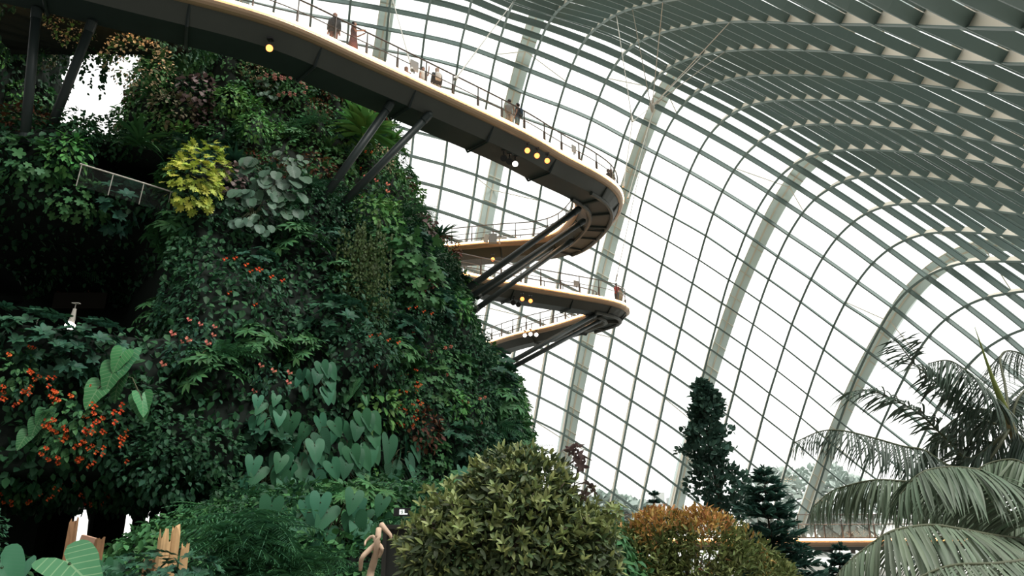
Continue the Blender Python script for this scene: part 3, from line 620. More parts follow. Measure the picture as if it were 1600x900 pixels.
def ferns(n, length, rng, rise=0.8, back=0.4, shape='fern', wid=None):
    th = rng.uniform(-math.pi * (.5 + back), math.pi * back - math.pi * .5 + math.pi * .5, n) if False else rng.uniform(-math.pi * .95, -math.pi * .05, n)
    al = np.stack([np.cos(th), np.sin(th), rng.uniform(-.15, rise, n)], 1); nn = UPV + rng.normal(0, .2, (n, 3)) - al * .2
    return place(shape, rng.normal(0, .05, (n, 3)), al, nn, rng.uniform(length * .7, length * 1.15, n), wid)
def rosette(n, length, rng, shape='strap', lo=-.1, hi=1.4, wid=None):
    th = rng.uniform(-math.pi, math.pi, n); al = np.stack([np.cos(th), np.sin(th) * .8 - .25, rng.uniform(lo, hi, n)], 1)
    return place(shape, rng.normal(0, .03, (n, 3)), al, UPV + rng.normal(0, .15, (n, 3)) - unit(al) * .3, rng.uniform(length * .7, length * 1.1, n), wid)
def blossom(n, r, size, rng):
    d = rnd(n, rng); return place('petal', d * r * .55, d + rng.normal(0, .3, (n, 3)), rng.normal(0, 1, (n, 3)) + d * .2, size)

def leafmat(name, rgb, isl=0.35, var=0.15, hue=0.02, rough=0.5, spec=0.16, trans=0.15): return mat(name, rgb, rough, spec, isl=isl, var=var, hue=hue, trans=trans)
def veined(name, rgb, vein, n=9.0, slope=0.9, spec=0.2, rough=0.45, var=0.15):
    m = leafmat(name, rgb, 0.4, var, 0.015, rough, spec, 0.08); t = m.node_tree; b = t.nodes['Principled BSDF']; src = b.inputs['Base Color'].links[0].from_socket
    def mth(op, a, c=None, v=None):
        k = t.nodes.new('ShaderNodeMath'); k.operation = op
        if hasattr(a, 'links'): t.links.new(a, k.inputs[0])
        else: k.inputs[0].default_value = a
        if c is not None:
            if hasattr(c, 'links'): t.links.new(c, k.inputs[1])
            else: k.inputs[1].default_value = c
        return k.outputs[0]
    uv = t.nodes.new('ShaderNodeUVMap'); uv.uv_map = 'uv'; sx = t.nodes.new('ShaderNodeSeparateXYZ'); t.links.new(uv.outputs[0], sx.inputs[0])
    ax = mth('ABSOLUTE', sx.outputs[0]); q = mth('FRACT', mth('MULTIPLY', mth('SUBTRACT', sx.outputs[1], mth('MULTIPLY', ax, slope)), n))
    side = mth('LESS_THAN', q, 0.14); mid = mth('LESS_THAN', ax, 0.014); f = mth('MAXIMUM', side, mid)
    mx = t.nodes.new('ShaderNodeMix'); mx.data_type = 'RGBA'; t.links.new(mth('MULTIPLY', f, 0.5), mx.inputs[0]); t.links.new(src, mx.inputs[6]); mx.inputs[7].default_value = (*vein, 1)
    t.links.new(mx.outputs[2], b.inputs['Base Color']); return m
G = {}
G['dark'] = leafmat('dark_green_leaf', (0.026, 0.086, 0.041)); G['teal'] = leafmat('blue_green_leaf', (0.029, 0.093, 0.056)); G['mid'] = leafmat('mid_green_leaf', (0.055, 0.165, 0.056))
G['bright'] = leafmat('fresh_green_leaf', (0.101, 0.263, 0.070)); G['lime'] = leafmat('lime_yellow_leaf', (.38, .44, .07), hue=.03); G['mauve'] = leafmat('mauve_grey_leaf', (.17, .12, .115))
G['cream'] = leafmat('cream_flower_head', (.55, .47, .30)); G['rust'] = leafmat('rust_brown_leaf', (.11, .045, .022)); G['peach'] = leafmat('pale_peach_edged_leaf', (.20, .19, .11), hue=.04)
G['grey'] = veined('grey_green_round_leaf', (.062, .125, .080), (.12, .20, .14), 6.0); G['heart'] = veined('glossy_heart_leaf', (0.034, 0.128, 0.065), (.055, .14, .085), 11.0)
G['stripe'] = veined('dark_leaf_with_pale_veins', (0.039, 0.150, 0.062), (.22, .34, .18), 7.0, 0.7); G['palm'] = leafmat('palm_leaflet', (.105, .150, .092), isl=.3, spec=.3); G['palm_dark'] = leafmat('shaded_palm_leaflet', (.045, .075, .052), isl=.3, spec=.3); G['fern'] = leafmat('fern_frond', (0.045, 0.146, 0.066)); G['olive_dark'] = leafmat('dark_olive_leaf', (.055, .09, .035), isl=.5, spec=.3); G['olive'] = leafmat('olive_leaf', (.24, .29, .10), hue=.02, spec=.4)  # palm_dark: shaded copy of palm, the shade is put into the leaf colour
G['amber'] = leafmat('amber_young_leaf', (.58, .33, .12), hue=.03); G['stem'] = mat('green_brown_stem', (.07, .08, .04), .6); G['bark'] = mat('grey_brown_bark', (.085, .065, .05), .85, noise=(6, .4)); G['moss'] = leafmat('hanging_moss', (.062, .11, .035))
G['orange'] = leafmat('orange_red_petal', (.92, .16, .05), .25, .1, .01, trans=.1); G['coral'] = leafmat('coral_pink_petal', (.80, .26, .20), .2, .1, .01); G['pink'] = leafmat('pale_pink_petal', (.70, .36, .33), .2, .1, .01); G['dead'] = leafmat('dry_pale_leaf', (.45, .38, .26))
G['conifer'] = leafmat('conifer_needles', (.044, .112, .090)); G['column'] = leafmat('slim_tree_foliage', (.046, .10, .076))

# ------------------------------------------------------------------ plant kinds: each builds one model, later plants are copies
class Kind:
    def __init__(s, name, phrase, cat, parts): s.name, s.phrase, s.cat, s.protos = name, phrase, cat, parts; s.made = [None] * len(parts)
KIND = {}
def kind(key, name, phrase, cat, *variants): KIND[key] = Kind(name, phrase, cat, variants)   # variant = [(part name, (V,T,uv), material), (child ...), ...]
def put(key, pos, face, scale=1.0, label=None, group=None, variant=None, rng=RNG, tilt=0.0):
    k = KIND[key]; i = int(rng.integers(len(k.protos))) if variant is None else variant
    if k.made[i] is None:
        ps = k.protos[i]
        if len(ps) > 1:
            root = bpy.data.objects.new(k.name, None); COL.objects.link(root); root.empty_display_size = .2
        else: root = quick_mesh(k.name, ps[0][1][0], ps[0][1][1], ps[0][2], None, ps[0][1][2])
        for nm, (V, T, U), mm in ps if len(ps) > 1 else []:
            ch = quick_mesh(nm, V, T, mm, None, U, root)
            if nm == 'flowers': ch['kind'] = 'stuff'
        k.made[i] = root; o = root
    else:
        src = k.made[i]; o = src.copy(); COL.objects.link(o)
        for ch in src.children:
            c = ch.copy(); COL.objects.link(c); c.parent = o; c.matrix_parent_inverse = ch.matrix_parent_inverse.copy()
    if 'group' in o.keys(): del o['group']
    o.location = [float(x) for x in pos]; o.rotation_euler = (tilt, 0, face); o.scale = (scale,) * 3
    tag(o, label or k.phrase, k.cat, group); return o
def face_of(n): return math.atan2(n[1], n[0]) + math.pi / 2      # turn local -y to the outward direction
r1 = np.random.default_rng(11)
def at(t, p): return (t[0] + np.asarray(p), t[1], t[2])
kind('shrub', 'shrub', 'dark small-leaved shrub', 'shrub', *[[('foliage', bush(230, (.95, .7, .8), 'hex', .17, r1), G['dark'])] for _ in range(3)])
kind('teal', 'shrub', 'blue-green whorled shrub', 'shrub', *[[('foliage', whorls(34, (.95, .75, .85), 'ovate', .27, r1), G['teal'])] for _ in range(2)])
kind('creeper', 'creeper', 'mid-green creeper with lobed leaves', 'creeper', *[[('foliage', bush(85, (1.1, .55, .9), 'ivy', .34, r1, .7), G['mid'])] for _ in range(3)])
kind('bright', 'leafy_bush', 'fresh green bush with pointed leaves', 'bush', *[[('foliage', bush(150, (.85, .65, .75), 'ovate', .26, r1, .5), G['bright'])] for _ in range(2)])
kind('fern', 'fern', 'arching green fern', 'fern', *[[('fronds', ferns(22, 1.15, r1), G['fern'])] for _ in range(3)])
kind('trail', 'trailing_plant', 'trailing plant hanging in long strands', 'trailing plant', *[[('strands', trailing(13, 2.3, .8, 'hex', .16, r1), G['dark'])] for _ in range(2)])
kind('strap', 'strap_leaved_plant', 'spiky plant with long strap leaves', 'plant', [('leaves', rosette(42, 1.25, r1), G['mid'])], [('leaves', rosette(34, 1.2, r1, 'blade'), G['teal'])])
kind('pandan', 'pandan', 'large spiky plant', 'plant', [('leaves', rosette(64, 1.3, r1, 'strap', .0, 1.7, 2.3), G['bright'])])
kind('big', 'elephant_ear', 'plant with large heart-shaped leaves', 'plant', *[(lambda h: [('leaves', h[0], G['heart']), ('stalks', h[1], G['stem'])])(hearts(12, .8, .72, r1)) for _ in range(3)])
kind('grey', 'round_leaved_plant', 'grey-green plant with round leaves', 'plant', *[(lambda h: [('leaves', h[0], G['grey']), ('stalks', h[1], G['stem'])])(hearts(26, .8, .36, r1, 'disk', .9, .45, .12)) for _ in range(2)])
kind('mauve', 'mauve_shrub', 'mauve-leaved bushy plant', 'plant', [('foliage', bush(110, (.9, .6, .9), 'round', .26, r1, .6), G['mauve'])])
kind('peach', 'variegated_shrub', 'plant with pale peach-edged leaves', 'plant', [('foliage', bush(150, (.95, .6, .8), 'hex', .22, r1, .4), G['peach'])])
kind('rust', 'rust_shrub', 'rust-brown leaved shrub', 'shrub', [('foliage', bush(170, (.9, .6, .75), 'hex', .18, r1, .4), G['rust'])])
kind('lime', 'lime_shrub', 'lime-yellow bush', 'bush', [('foliage', bush(150, (.9, .65, 1.05), 'maple', .3, r1, .45), G['lime'])])
kind('cream', 'cream_flowering_shrub', 'shrub with cream flower heads', 'shrub', [('foliage', bush(140, (.95, .6, .9), 'hex', .2, r1), G['mid']), ('flowers', bush(380, (1.02, .72, .97), 'round', .085, r1, -.2), G['cream'])])
kind('palmate', 'palmate_shrub', 'shrub with finely fingered leaves', 'shrub', *[[('foliage', whorls(26, (.9, .7, .75), 'narrow', .34, r1, 9, .3, .1), G['mid'])] for _ in range(2)])
def flowering(nb, col, leaf, spread=(.9, .62, .8), bs=.085, lsz=.24, nl=85, shape='ovate'):
    ps = [('foliage', bush(nl, np.asarray(spread) * .95, shape, lsz, r1, .5), leaf)]; bl = blossom(12, bs * .75, bs * .9, r1)
    for _ in range(nb):
        d = rnd(40, r1); d = d[(d[:, 1] < -.25)][0]; ps.append(('flower', at(bl, d * np.asarray(spread) * 1.12), col))
    return ps
kind('orange', 'flowering_plant', 'plant covered in orange-red flowers', 'flowering plant', flowering(17, G['orange'], G['mid']), flowering(14, G['orange'], G['dark']))
kind('sparse', 'flowering_plant', 'dark plant dotted with orange flowers', 'flowering plant', flowering(5, G['orange'], G['dark']), flowering(6, G['coral'], G['mid']))
kind('coral', 'flowering_plant', 'plant with coral-pink flower heads', 'flowering plant', flowering(5, G['coral'], G['teal'], bs=.11))
kind('pink', 'flowering_plant', 'plant with pale pink flowers', 'flowering plant', flowering(14, G['pink'], G['mid'], bs=.10))

# ------------------------------------------------------------------ what grows on the mound
def cover(lump, n, p0, p1, size, m, lab, seed, zr=None, shape='hex', skip=None):
    r = np.random.default_rng(seed); P_, N_ = lump.sample(n, p0, p1, r, zr); k = ~inside_any(P_ + N_ * 0.1, lump)
    if skip is not None: k &= ~skip(P_)
    P_, N_ = P_[k], N_[k]; m_ = len(P_); N_ = N_ * np.sign((N_ * (P_ - np.r_[lump.ax, lump.z0])).sum(1, keepdims=True) + 1e-9)
    off = r.uniform(-.05, .35, (m_, 1)); al = N_ * r.uniform(.1, .8, (m_, 1)) - UPV * .75 + r.normal(0, .5, (m_, 3)); nn = N_ * .7 + UPV * .65 + r.normal(0, .35, (m_, 3))
    V, T, U = place(shape, P_ + N_ * off, al, nn, r.uniform(size * .6, size * 1.3, m_)); o = quick_mesh('creeper_cover', V, T, m, None, U); return tag(o, lab, 'creeper', kind='stuff')
RAD = math.radians
def in_cave(P_):
    d = np.degrees(np.arctan2(P_[:, 1] - 40, P_[:, 0] + 22)); return ((d < -57.2) & (P_[:, 2] > 10.9) & (P_[:, 2] < 14.8)) | ((d < -57.6) & (d > -67.4) & (P_[:, 2] > 17.0) & (P_[:, 2] < 19.0))
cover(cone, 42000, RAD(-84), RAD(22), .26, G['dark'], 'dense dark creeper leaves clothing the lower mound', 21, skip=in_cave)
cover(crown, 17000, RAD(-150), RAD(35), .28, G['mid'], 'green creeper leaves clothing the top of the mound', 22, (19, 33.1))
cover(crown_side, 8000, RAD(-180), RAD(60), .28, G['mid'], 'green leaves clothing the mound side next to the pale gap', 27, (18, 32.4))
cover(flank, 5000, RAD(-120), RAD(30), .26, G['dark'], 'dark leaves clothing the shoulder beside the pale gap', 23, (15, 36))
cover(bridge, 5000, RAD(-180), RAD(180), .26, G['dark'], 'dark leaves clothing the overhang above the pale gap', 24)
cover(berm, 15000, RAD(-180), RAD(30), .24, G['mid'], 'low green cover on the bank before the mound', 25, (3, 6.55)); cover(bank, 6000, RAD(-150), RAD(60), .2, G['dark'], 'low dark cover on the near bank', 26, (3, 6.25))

MARKS = [(560, 250, 'the twin walkway struts'), (310, 290, 'the lime-yellow bush'), (120, 450, 'the dark cavern'), (565, 450, 'the moss curtain'), (690, 480, 'the long strut feet'), (215, 300, 'the small balcony rail'),
         (125, 100, 'the pale gap'), (130, 680, 'the orange flower bank'), (480, 720, 'the heart-leaf cascade'), (370, 850, 'the big fern bank'), (640, 610, 'the orange flower column'), (440, 140, 'the pale pink flowers'), (790, 590, 'the two low struts'), (225, 830, 'the low cave'), (425, 300, 'the grey-leaved plants')]
def where(p):
    u, v = proj(p); du = [(math.hypot(u - a, v - b), a, b, w) for a, b, w in MARKS]; d, a, b, w = min(du)
    if d < 42: return 'close by ' + w
    if abs(v - b) > abs(u - a): rel = ('high above ' if b - v > 95 else 'just above ') if v < b else ('well below ' if v - b > 95 else 'just below ')
    else: rel = 'on the outer side of ' if u > a else 'on the inner side of '
    return rel + w
PUT = []
def scatter(lump, n, p0, p1, zr, mix, seed, gap=1.05, smin=.75, smax=1.25, skip=None, lift=.1):
    r = np.random.default_rng(seed); P_, N_ = lump.sample(n * 6, p0, p1, r, zr); N_ = N_ * np.sign((N_ * (P_ - np.r_[lump.ax, lump.z0])).sum(1, keepdims=True) + 1e-9)
    k = ~inside_any(P_ + N_ * .3, lump)
    if skip is not None: k &= ~skip(P_)
    P_, N_ = P_[k], N_[k]; c = 0; keys = list(mix); w = np.array([mix[q] for q in keys], float); w /= w.sum()
    for p, nn in zip(P_, N_):
        if c >= n: break
        if any((p[0] - q[0]) ** 2 + (p[1] - q[1]) ** 2 + (p[2] - q[2]) ** 2 < gap * gap for q in PUT): continue
        u, v = proj(p)
        if u < -120 or u > 960 or v < -80 or v > 980: continue
        if nn @ (p - CAM) > 0.35 * np.linalg.norm(p - CAM): continue
        key = keys[r.choice(len(keys), p=w)]; K_ = KIND[key]; wh = where(p); g = K_.phrase + ', ' + wh
        put(key, p + nn * lift, face_of(nn) + r.normal(0, .2), r.uniform(smin, smax), 'a ' + K_.phrase + ' ' + wh, g, None, r); PUT.append(p); c += 1
    return c
def spot(key, u, v, s, label, lift=.25, variant=None, group=None, turn=0.0, d=None, only=None, dz=0):
    p = hit(u, v, only=only) if d is None else CAM + ray(u, v) * d
    if p is None: p = CAM + ray(u, v) * 30
    best = None
    to = unit((CAM - p) * np.array([1, 1, 0])); p = p + to * lift * s + np.array([0, 0, dz]); PUT.append(p); return put(key, p, face_of(to) + turn, s, label, group, variant)
# ---- plants one can pick out
spot('cream', 213, 112, 1.35, 'shrub with cream flower heads beside the pale gap in the mound', .5)
spot('cream', 108, 48, 1.0, 'small cream-flowered shrub above the pale gap, behind the slanting strut', .5)
spot('mauve', 308, 150, 1.15, 'larger mauve-leaved plant below the walkway, above the peach-edged plant', .5)
spot('mauve', 322, 192, .8, 'mauve-leaved plant hanging under the larger mauve plant', .5)
spot('mauve', 358, 288, .75, 'small mauve plant touching the lime-yellow bush', .6)
spot('peach', 270, 180, 1.25, 'plant with pale peach-edged leaves left of the mauve plants', .5)
spot('lime', 318, 272, 1.0, 'upper lime-yellow bush at the end of the small balcony', .7)
spot('lime', 300, 302, 1.05, 'lower lime-yellow bush hanging at the end of the balcony', .9)
spot('bright', 245, 205, 1.15, 'fresh green bush over the dark balcony opening', .5); spot('bright', 360, 165, 1.1, 'fresh green bush beside the mauve plants below the walkway', .5)
spot('bright', 395, 205, 1.0, 'fresh green bush midway between mauve and pink plants', .5)
spot('pink', 432, 125, 1.2, 'plant with pale pink flowers just under the walkway edge', .5); spot('pink', 455, 150, .9, 'lower pale pink flowering plant behind the twin struts', .5)
spot('pandan', 568, 232, 1.75, 'large spiky strap-leaved plant at the mound edge behind the twin struts', .9, 0); spot('pandan', 608, 236, 1.2, 'broad-bladed plant on the mound edge beside the big spiky plant', .6, 0)
spot('strap', 232, 150, 1.0, 'small grassy tuft below the cream-flowered shrub', .6, 0); spot('strap', 215, 235, 1.2, 'spiky plant hanging above the balcony rail', .5, 0)
spot('grey', 425, 312, 1.5, 'largest grey-green round-leaved plant at the strut feet', .6, 0); spot('grey', 395, 345, 1.1, 'grey round-leaved plant hanging below the largest grey one', .6, 1); spot('grey', 452, 268, 1.0, 'grey round-leaved plant above the largest grey one', .5, 0); spot('grey', 418, 150, .8, 'single pale round-leaved plant beside the pink flowers', .6, 1)
spot('strap', 676, 408, 1.1, 'dark spiky rosette on the mound edge under the returning walkway', .4, 1)
spot('creeper', 632, 420, 1.5, 'large patch of lobed green creeper beside the hanging moss', .5); spot('creeper', 645, 460, 1.3, 'lobed creeper patch above the strut feet', .5); spot('creeper', 612, 395, 1.2, 'lobed creeper patch at the top of the moss curtain', .5)
spot('bright', 575, 345, 1.25, 'bright leafy bush at the foot of the twin struts', .5); spot('bright', 600, 362, 1.1, 'bright leafy bush above the moss curtain', .5)
for i, (u, v, s) in enumerate([(372, 440, .9), (412, 458, .9), (598, 552, .85), (684, 565, .9), (740, 640, .8), (655, 505, .8)]):
    spot('sparse', u, v, s, ['dark plant dotted with orange flowers inside the mound face', 'dotted orange-flowered plant left of the moss curtain', 'dotted orange-flowered plant below the moss curtain', 'orange-dotted plant right of the orange flower column', 'orange-dotted plant low on the mound edge', 'orange-dotted plant under the strut feet'][i], .55)
for i, (u, v, s) in enumerate([(640, 600, .55), (640, 628, .6), (636, 652, .5)]): spot('orange', u, v, s, ['top plant of the narrow column of orange flowers', 'middle plant of the narrow column of orange flowers', 'bottom plant of the narrow column of orange flowers'][i], .9, 0)
spot('coral', 290, 555, .8, 'coral-pink flowers beside the dark cavern mouth', .7); spot('coral', 425, 598, .7, 'coral-pink flowers above the heart-leaf cascade', .7); spot('coral', 310, 525, .6, 'small coral-flowered plant at the cavern corner', .7)
for i, (u, v, s) in enumerate([(20, 585, .75), (50, 615, .7), (118, 648, .8), (150, 672, .85), (105, 690, .75), (165, 705, .7), (30, 760, .6), (98, 758, .6), (150, 768, .5)]):
    spot('orange', u, v, s, ['orange-red flowering plant at the picture edge under the cavern', 'orange flowering plant next to the veined leaves', 'upper plant of the big orange flower bank', 'central plant of the big orange flower bank', 'lower inner plant of the orange flower bank', 'lower outer plant of the orange flower bank', 'low orange flowering plant above the coral geranium', 'low orange plant under the orange flower bank', 'smallest orange plant above the cave'][i], 1.1, i % 2)
spot('coral', 46, 793, .6, 'coral geranium low at the corner beside the cave', 1.3)
kind('vein', 'elephant_ear', 'plant with pale-veined pointed leaves', 'plant', (lambda h: [('leaves', h[0], G['stripe']), ('stalks', h[1], G['stem'])])(hearts(7, .7, .85, np.random.default_rng(5))))
spot('vein', 195, 592, .95, 'plant with big pale-veined leaves at the cavern mouth', 1.0); spot('vein', 560, 610, .5, 'single tall pale-green veined plant amid the mound', 1.0); spot('vein', 70, 668, .6, 'pale-veined plant left of the orange flower bank', 1.2)
for i, (u, v, s, lab) in enumerate([(487, 598, .75, 'heart-leaved plant with one round leaf high in the cascade'), (415, 648, .7, 'heart-leaved plant at the inner top of the cascade'), (480, 690, 1.0, 'heart-leaved plant in the middle of the cascade'), (548, 680, .95, 'paler heart-leaved plant at the outer top of the cascade'),
        (415, 752, 1.0, 'heart-leaved plant at the inner side of the cascade'), (470, 755, 1.1, 'largest heart-leaved plant of the cascade'), (530, 735, .95, 'heart-leaved plant on the outer side of the cascade'), (525, 815, .95, 'lowest heart-leaved plant of the cascade'), (455, 820, .8, 'heart-leaved plant hanging over the fern bank')]):
    spot('big', u, v, s, lab, .9, i % 3)
spot('teal', 48, 535, 1.0, 'whorled dark shrub on the cavern ledge at the picture edge', .5); spot('teal', 95, 560, .95, 'whorled dark shrub on the middle of the cavern ledge', .6); spot('teal', 140, 545, .9, 'whorled shrub at the inner end of the cavern ledge', .6)
spot('palmate', 255, 500, 1.0, 'fingered-leaf shrub at the cavern edge', .5); spot('palmate', 325, 590, 1.0, 'fingered-leaf shrub right of the veined leaves', .6); spot('fern', 345, 560, 1.0, 'fern on the mound face below the dark ivy', .5)
for i, (u, v, s) in enumerate([(262, 742, 1.1), (300, 755, 1.0), (270, 690, 1.0), (225, 720, .95), (330, 710, 1.0), (200, 765, .9)]): spot('shrub', u, v, s, 'dark small-leaved shrub ' + ['filling the dark face above the cave slits', 'beside the fern bank above the cave', 'midway between cave and veined leaves', 'at the outer edge of the orange flower bank', 'on the inner side of the heart-leaf cascade', 'hanging over the bright cave slits'][i], .5)
# ---- the hanging moss curtain
r_ = np.random.default_rng(3); mp = hit(566, 452); to_ = unit((CAM - mp) * np.array([1, 1, 0])); sd_ = np.array([to_[1], -to_[0], 0]); n_ = 2600
q_ = mp + to_ * 1.25 + sd_ * np.clip(r_.normal(0, .5, (n_, 1)), -1, 1) - UPV * (r_.uniform(-1, 1, (n_, 1)) * 1.9) + to_ * r_.normal(0, .12, (n_, 1)); st_ = np.sin((q_ @ sd_) * 9) * .35 + np.sin((q_ @ sd_) * 23) * .25; q_[:, 2] += st_
V_, T_, U_ = place('hex', q_, -UPV + r_.normal(0, .25, (n_, 3)) + to_ * .3, to_ + r_.normal(0, .3, (n_, 3)), .13); tag(quick_mesh('moss_curtain', V_, T_, G['moss'], None, U_), 'yellow-green curtain of fine hanging moss on the mound', 'moss', kind='stuff')
# ---- everything between
C1 = dict(shrub=6, teal=3.5, creeper=1.6, palmate=3, fern=2.5, bright=.8, trail=1.5, big=.5, strap=.4, rust=.3)
C2 = dict(shrub=3, bright=4, creeper=3, peach=1, fern=2, palmate=2, rust=1.2, teal=2, strap=.8, sparse=.9, grey=.4, cream=.5, coral=.5, mauve=.5)
scatter(crown, 120, RAD(-150), RAD(28), (19, 33), C2, 31); scatter(crown_side, 45, RAD(-180), RAD(40), (18, 32.3), C2, 38); scatter(flank, 30, RAD(-110), RAD(10), (16, 34), C2, 32); scatter(bridge, 26, RAD(-180), RAD(180), (25, 31), dict(shrub=2, creeper=1, trail=6, fern=1), 33, .55)
scatter(cone, 60, RAD(-30), RAD(20), (7, 20.4), dict(shrub=3, creeper=5, bright=3, fern=1.5, palmate=2, trail=1, teal=1), 34, skip=in_cave); scatter(cone, 190, RAD(-82), RAD(0), (6.8, 20.5), C1, 35, skip=in_cave)
scatter(berm, 46, RAD(-170), RAD(10), (4, 6.5), dict(fern=6, big=1, shrub=2, palmate=1), 36, .75, .7, 1.05, lambda P_: proj(P_)[:, 0] < 318); scatter(bank, 14, RAD(-140), RAD(40), (4, 6.2), dict(shrub=3, big=2, fern=1, teal=2), 37, .8, .5, .8)
for i, u in enumerate([72, 98, 112, 148, 163, 182]): put('trail', at_y(u, 58 + 6 * (i % 2), 26.6 + .4 * (i % 3)), RNG.uniform(-.4, .4), (.55, .9, .6, .75, 1.05, .6)[i], 'trailing vine hanging across the pale gap from the overhang above', 'vines across the pale gap', i % 2)

# ------------------------------------------------------------------ trees and palms in front
def P3(u, v, d): r = ray(u, v); return CAM + r * (d / r[1])              # point at forward distance d (metres)
def limb_mesh(name, paths, m, parent, seg=6):
    b = MB()
    for p, ra, rb in paths:
        q = spline(p, 3) if len(p) > 2 else np.asarray(p, float); b.tube(q, np.linspace(ra, rb, len(q)), seg)
    return attach(b.build(name, m, smooth=True), parent)
def tri_part(name, t, m, parent):
    return attach(quick_mesh(name, t[0], t[1], m, None, t[2]), parent)
rt = np.random.default_rng(77)
# glossy-leaved shrub in front of the mound
c = P3(795, 850, 12.5); base = np.array([c[0], c[1], 0.0])
root = empty('rhododendron', base, 'large glossy olive-leaved shrub in the middle, before the mound', 'shrub')
lobes = [((0, 0, -.2), (1.45, 1.1, 1.3), 400), ((.15, .0, .75), (.95, .8, .75), 190), ((-.85, -.2, -.2), (.85, .8, .7), 160), ((.95, -.1, -.2), (.8, .7, .8), 150), ((1.25, .1, -.65), (.55, .6, .6), 80)]
tips = []; fo = []
fd = []
for o_, r_, n_ in lobes:
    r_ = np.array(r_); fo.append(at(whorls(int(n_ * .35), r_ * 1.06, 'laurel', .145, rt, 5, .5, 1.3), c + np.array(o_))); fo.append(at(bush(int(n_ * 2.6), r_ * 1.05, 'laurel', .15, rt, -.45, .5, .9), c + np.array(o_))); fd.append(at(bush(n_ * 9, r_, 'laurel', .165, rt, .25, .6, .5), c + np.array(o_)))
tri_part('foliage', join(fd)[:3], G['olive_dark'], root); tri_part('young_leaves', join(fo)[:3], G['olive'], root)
lp = [([base, base + [0.1, 0, 2.4], c + [0, 0, -1.0]], .09, .05)]; sp_ = []
for i in range(80):
    d = rnd(1, rt)[0]; d[2] = abs(d[2]) * .8; e = c + d * np.array([1.5, 1.0, 1.3]) * rt.uniform(.9, 1.22); sp_.append(at(whorls(4, (.14, .14, .14), 'laurel', .15, rt, 5, 2, 1.0), e)); lp.append(([c + [0, 0, -1.2], c * .55 + e * .45 + [0, 0, -.2], e], .035, .008))
limb_mesh('branches', lp, G['bark'], root); tri_part('sprig_leaves', join(sp_)[:3], G['olive'], root)
for i, (u, v) in enumerate([(905, 722), (898, 705), (915, 765), (960, 795), (945, 812)]):
    e = P3(u, v, 12.3); tw = whorls(4, (.12, .12, .12), 'ovate', .13, rt, 6, 2); tri_part('twig_leaves', at(tw, e), G['mauve'] if i < 3 else G['olive'], root)
    limb_mesh('twig', [([c + [.9, 0, .1], (c + [.9, 0, .1]) * .4 + e * .6 + [0, 0, .05], e], .014, .006)], G['bark'], root)
# amber-topped bushy tree
c = P3(1085, 900, 21.0); base = np.array([c[0], c[1], 0.0]); root = empty('bushy_tree', base, 'rounded bushy tree with amber young leaves on top, beside the slim tree', 'tree')
lob = [((0, 0, -.3), (2.5, 1.8, 1.85), 8000), ((-1.75, -.2, -.1), (1.35, 1.2, 1.4), 4600), ((1.55, 0, -.5), (1.35, 1.2, 1.2), 3600), ((.2, -.3, .7), (1.1, 1, 1.05), 2600), ((-.9, -.2, .85), (.9, .8, .9), 2000)]
G['olive2'] = leafmat('small_green_leaf', (.17, .21, .075), isl=.45, hue=.03)
low, top = [], []
for o_, r_, n_ in lob:
    d = rnd(n_, rt); d = d[d[:, 1] < .55]; p = c + np.array(o_) + d * np.array(r_) * (rt.uniform(.45, 1.04, (len(d), 1)) ** .4); clump = np.sin(p * 4.1 + np.array([0, 1, 2])).sum(1)
    hi = (p[:, 2] - c[2]) + clump * .25 + rt.normal(0, .25, len(p)) > 1.15; al = d * .8 + UPV * .3 + rt.normal(0, .5, (len(d), 3)); nn = d * .5 + UPV + rt.normal(0, .5, (len(d), 3))
    for msk, L in ((hi, top), (~hi, low)):
        if msk.any(): L.append(place('slim', p[msk], al[msk], nn[msk], rt.uniform(.12, .22, msk.sum())))
tri_part('foliage', join(low)[:3], G['olive2'], root); tri_part('young_leaves', join(top)[:3], G['amber'], root)
lp = [([base, base + [0, 0, 2], c + [0, 0, -.6]], .13, .07)]
for i in range(26):
    d = rnd(1, rt)[0]; d[2] = abs(d[2]); lp.append(([c + [0, 0, -1.2], c + d * np.array([1.1, .7, .6]), c + d * np.array([2.2, 1.4, 1.65])], .05, .012))
limb_mesh('branches', lp, G['bark'], root)
# slim columnar tree
b0, t0 = P3(1128, 815, 33), P3(1093, 597, 33); root = empty('columnar_tree', [b0[0], b0[1], 0], 'tall slim dark columnar tree against the glass', 'tree'); n_ = 3600
s_ = rt.uniform(0, 1, n_) ** .85; rad = .72 * (1 - s_) ** .75 + .28 * np.sin(math.pi * np.clip(s_ * 1.02, 0, 1)) + .17; rad *= 1 + .3 * np.sin(s_ * 31 + 2 * np.sin(s_ * 11))
th = rt.uniform(0, 2 * math.pi, n_); rr = rad * rt.uniform(.25, 1.12, n_) ** .6 * (1 + .22 * np.sin(th * 3 + s_ * 25)); ax_ = b0 + (t0 - b0) * s_[:, None] + np.stack([.18 * np.sin(s_ * 9), 0 * s_, 0 * s_], 1)
rd = np.stack([np.cos(th), np.sin(th), 0 * th], 1); p = ax_ + rd * rr[:, None]; cl = bush(9, (.16, .16, .14), 'hex', .15, rt, .1, 2)
al = rd * .6 + UPV * .5 + rt.normal(0, .5, (n_, 3)); tri_part('foliage', place('hex', p, al, rd + UPV + rt.normal(0, .5, (n_, 3)), rt.uniform(.16, .34, n_)), G['column'], root)
limb_mesh('trunk', [([[b0[0], b0[1], 0], b0, b0 * .3 + t0 * .7, t0 - [0, 0, .15]], .14, .03)], G['bark'], root)
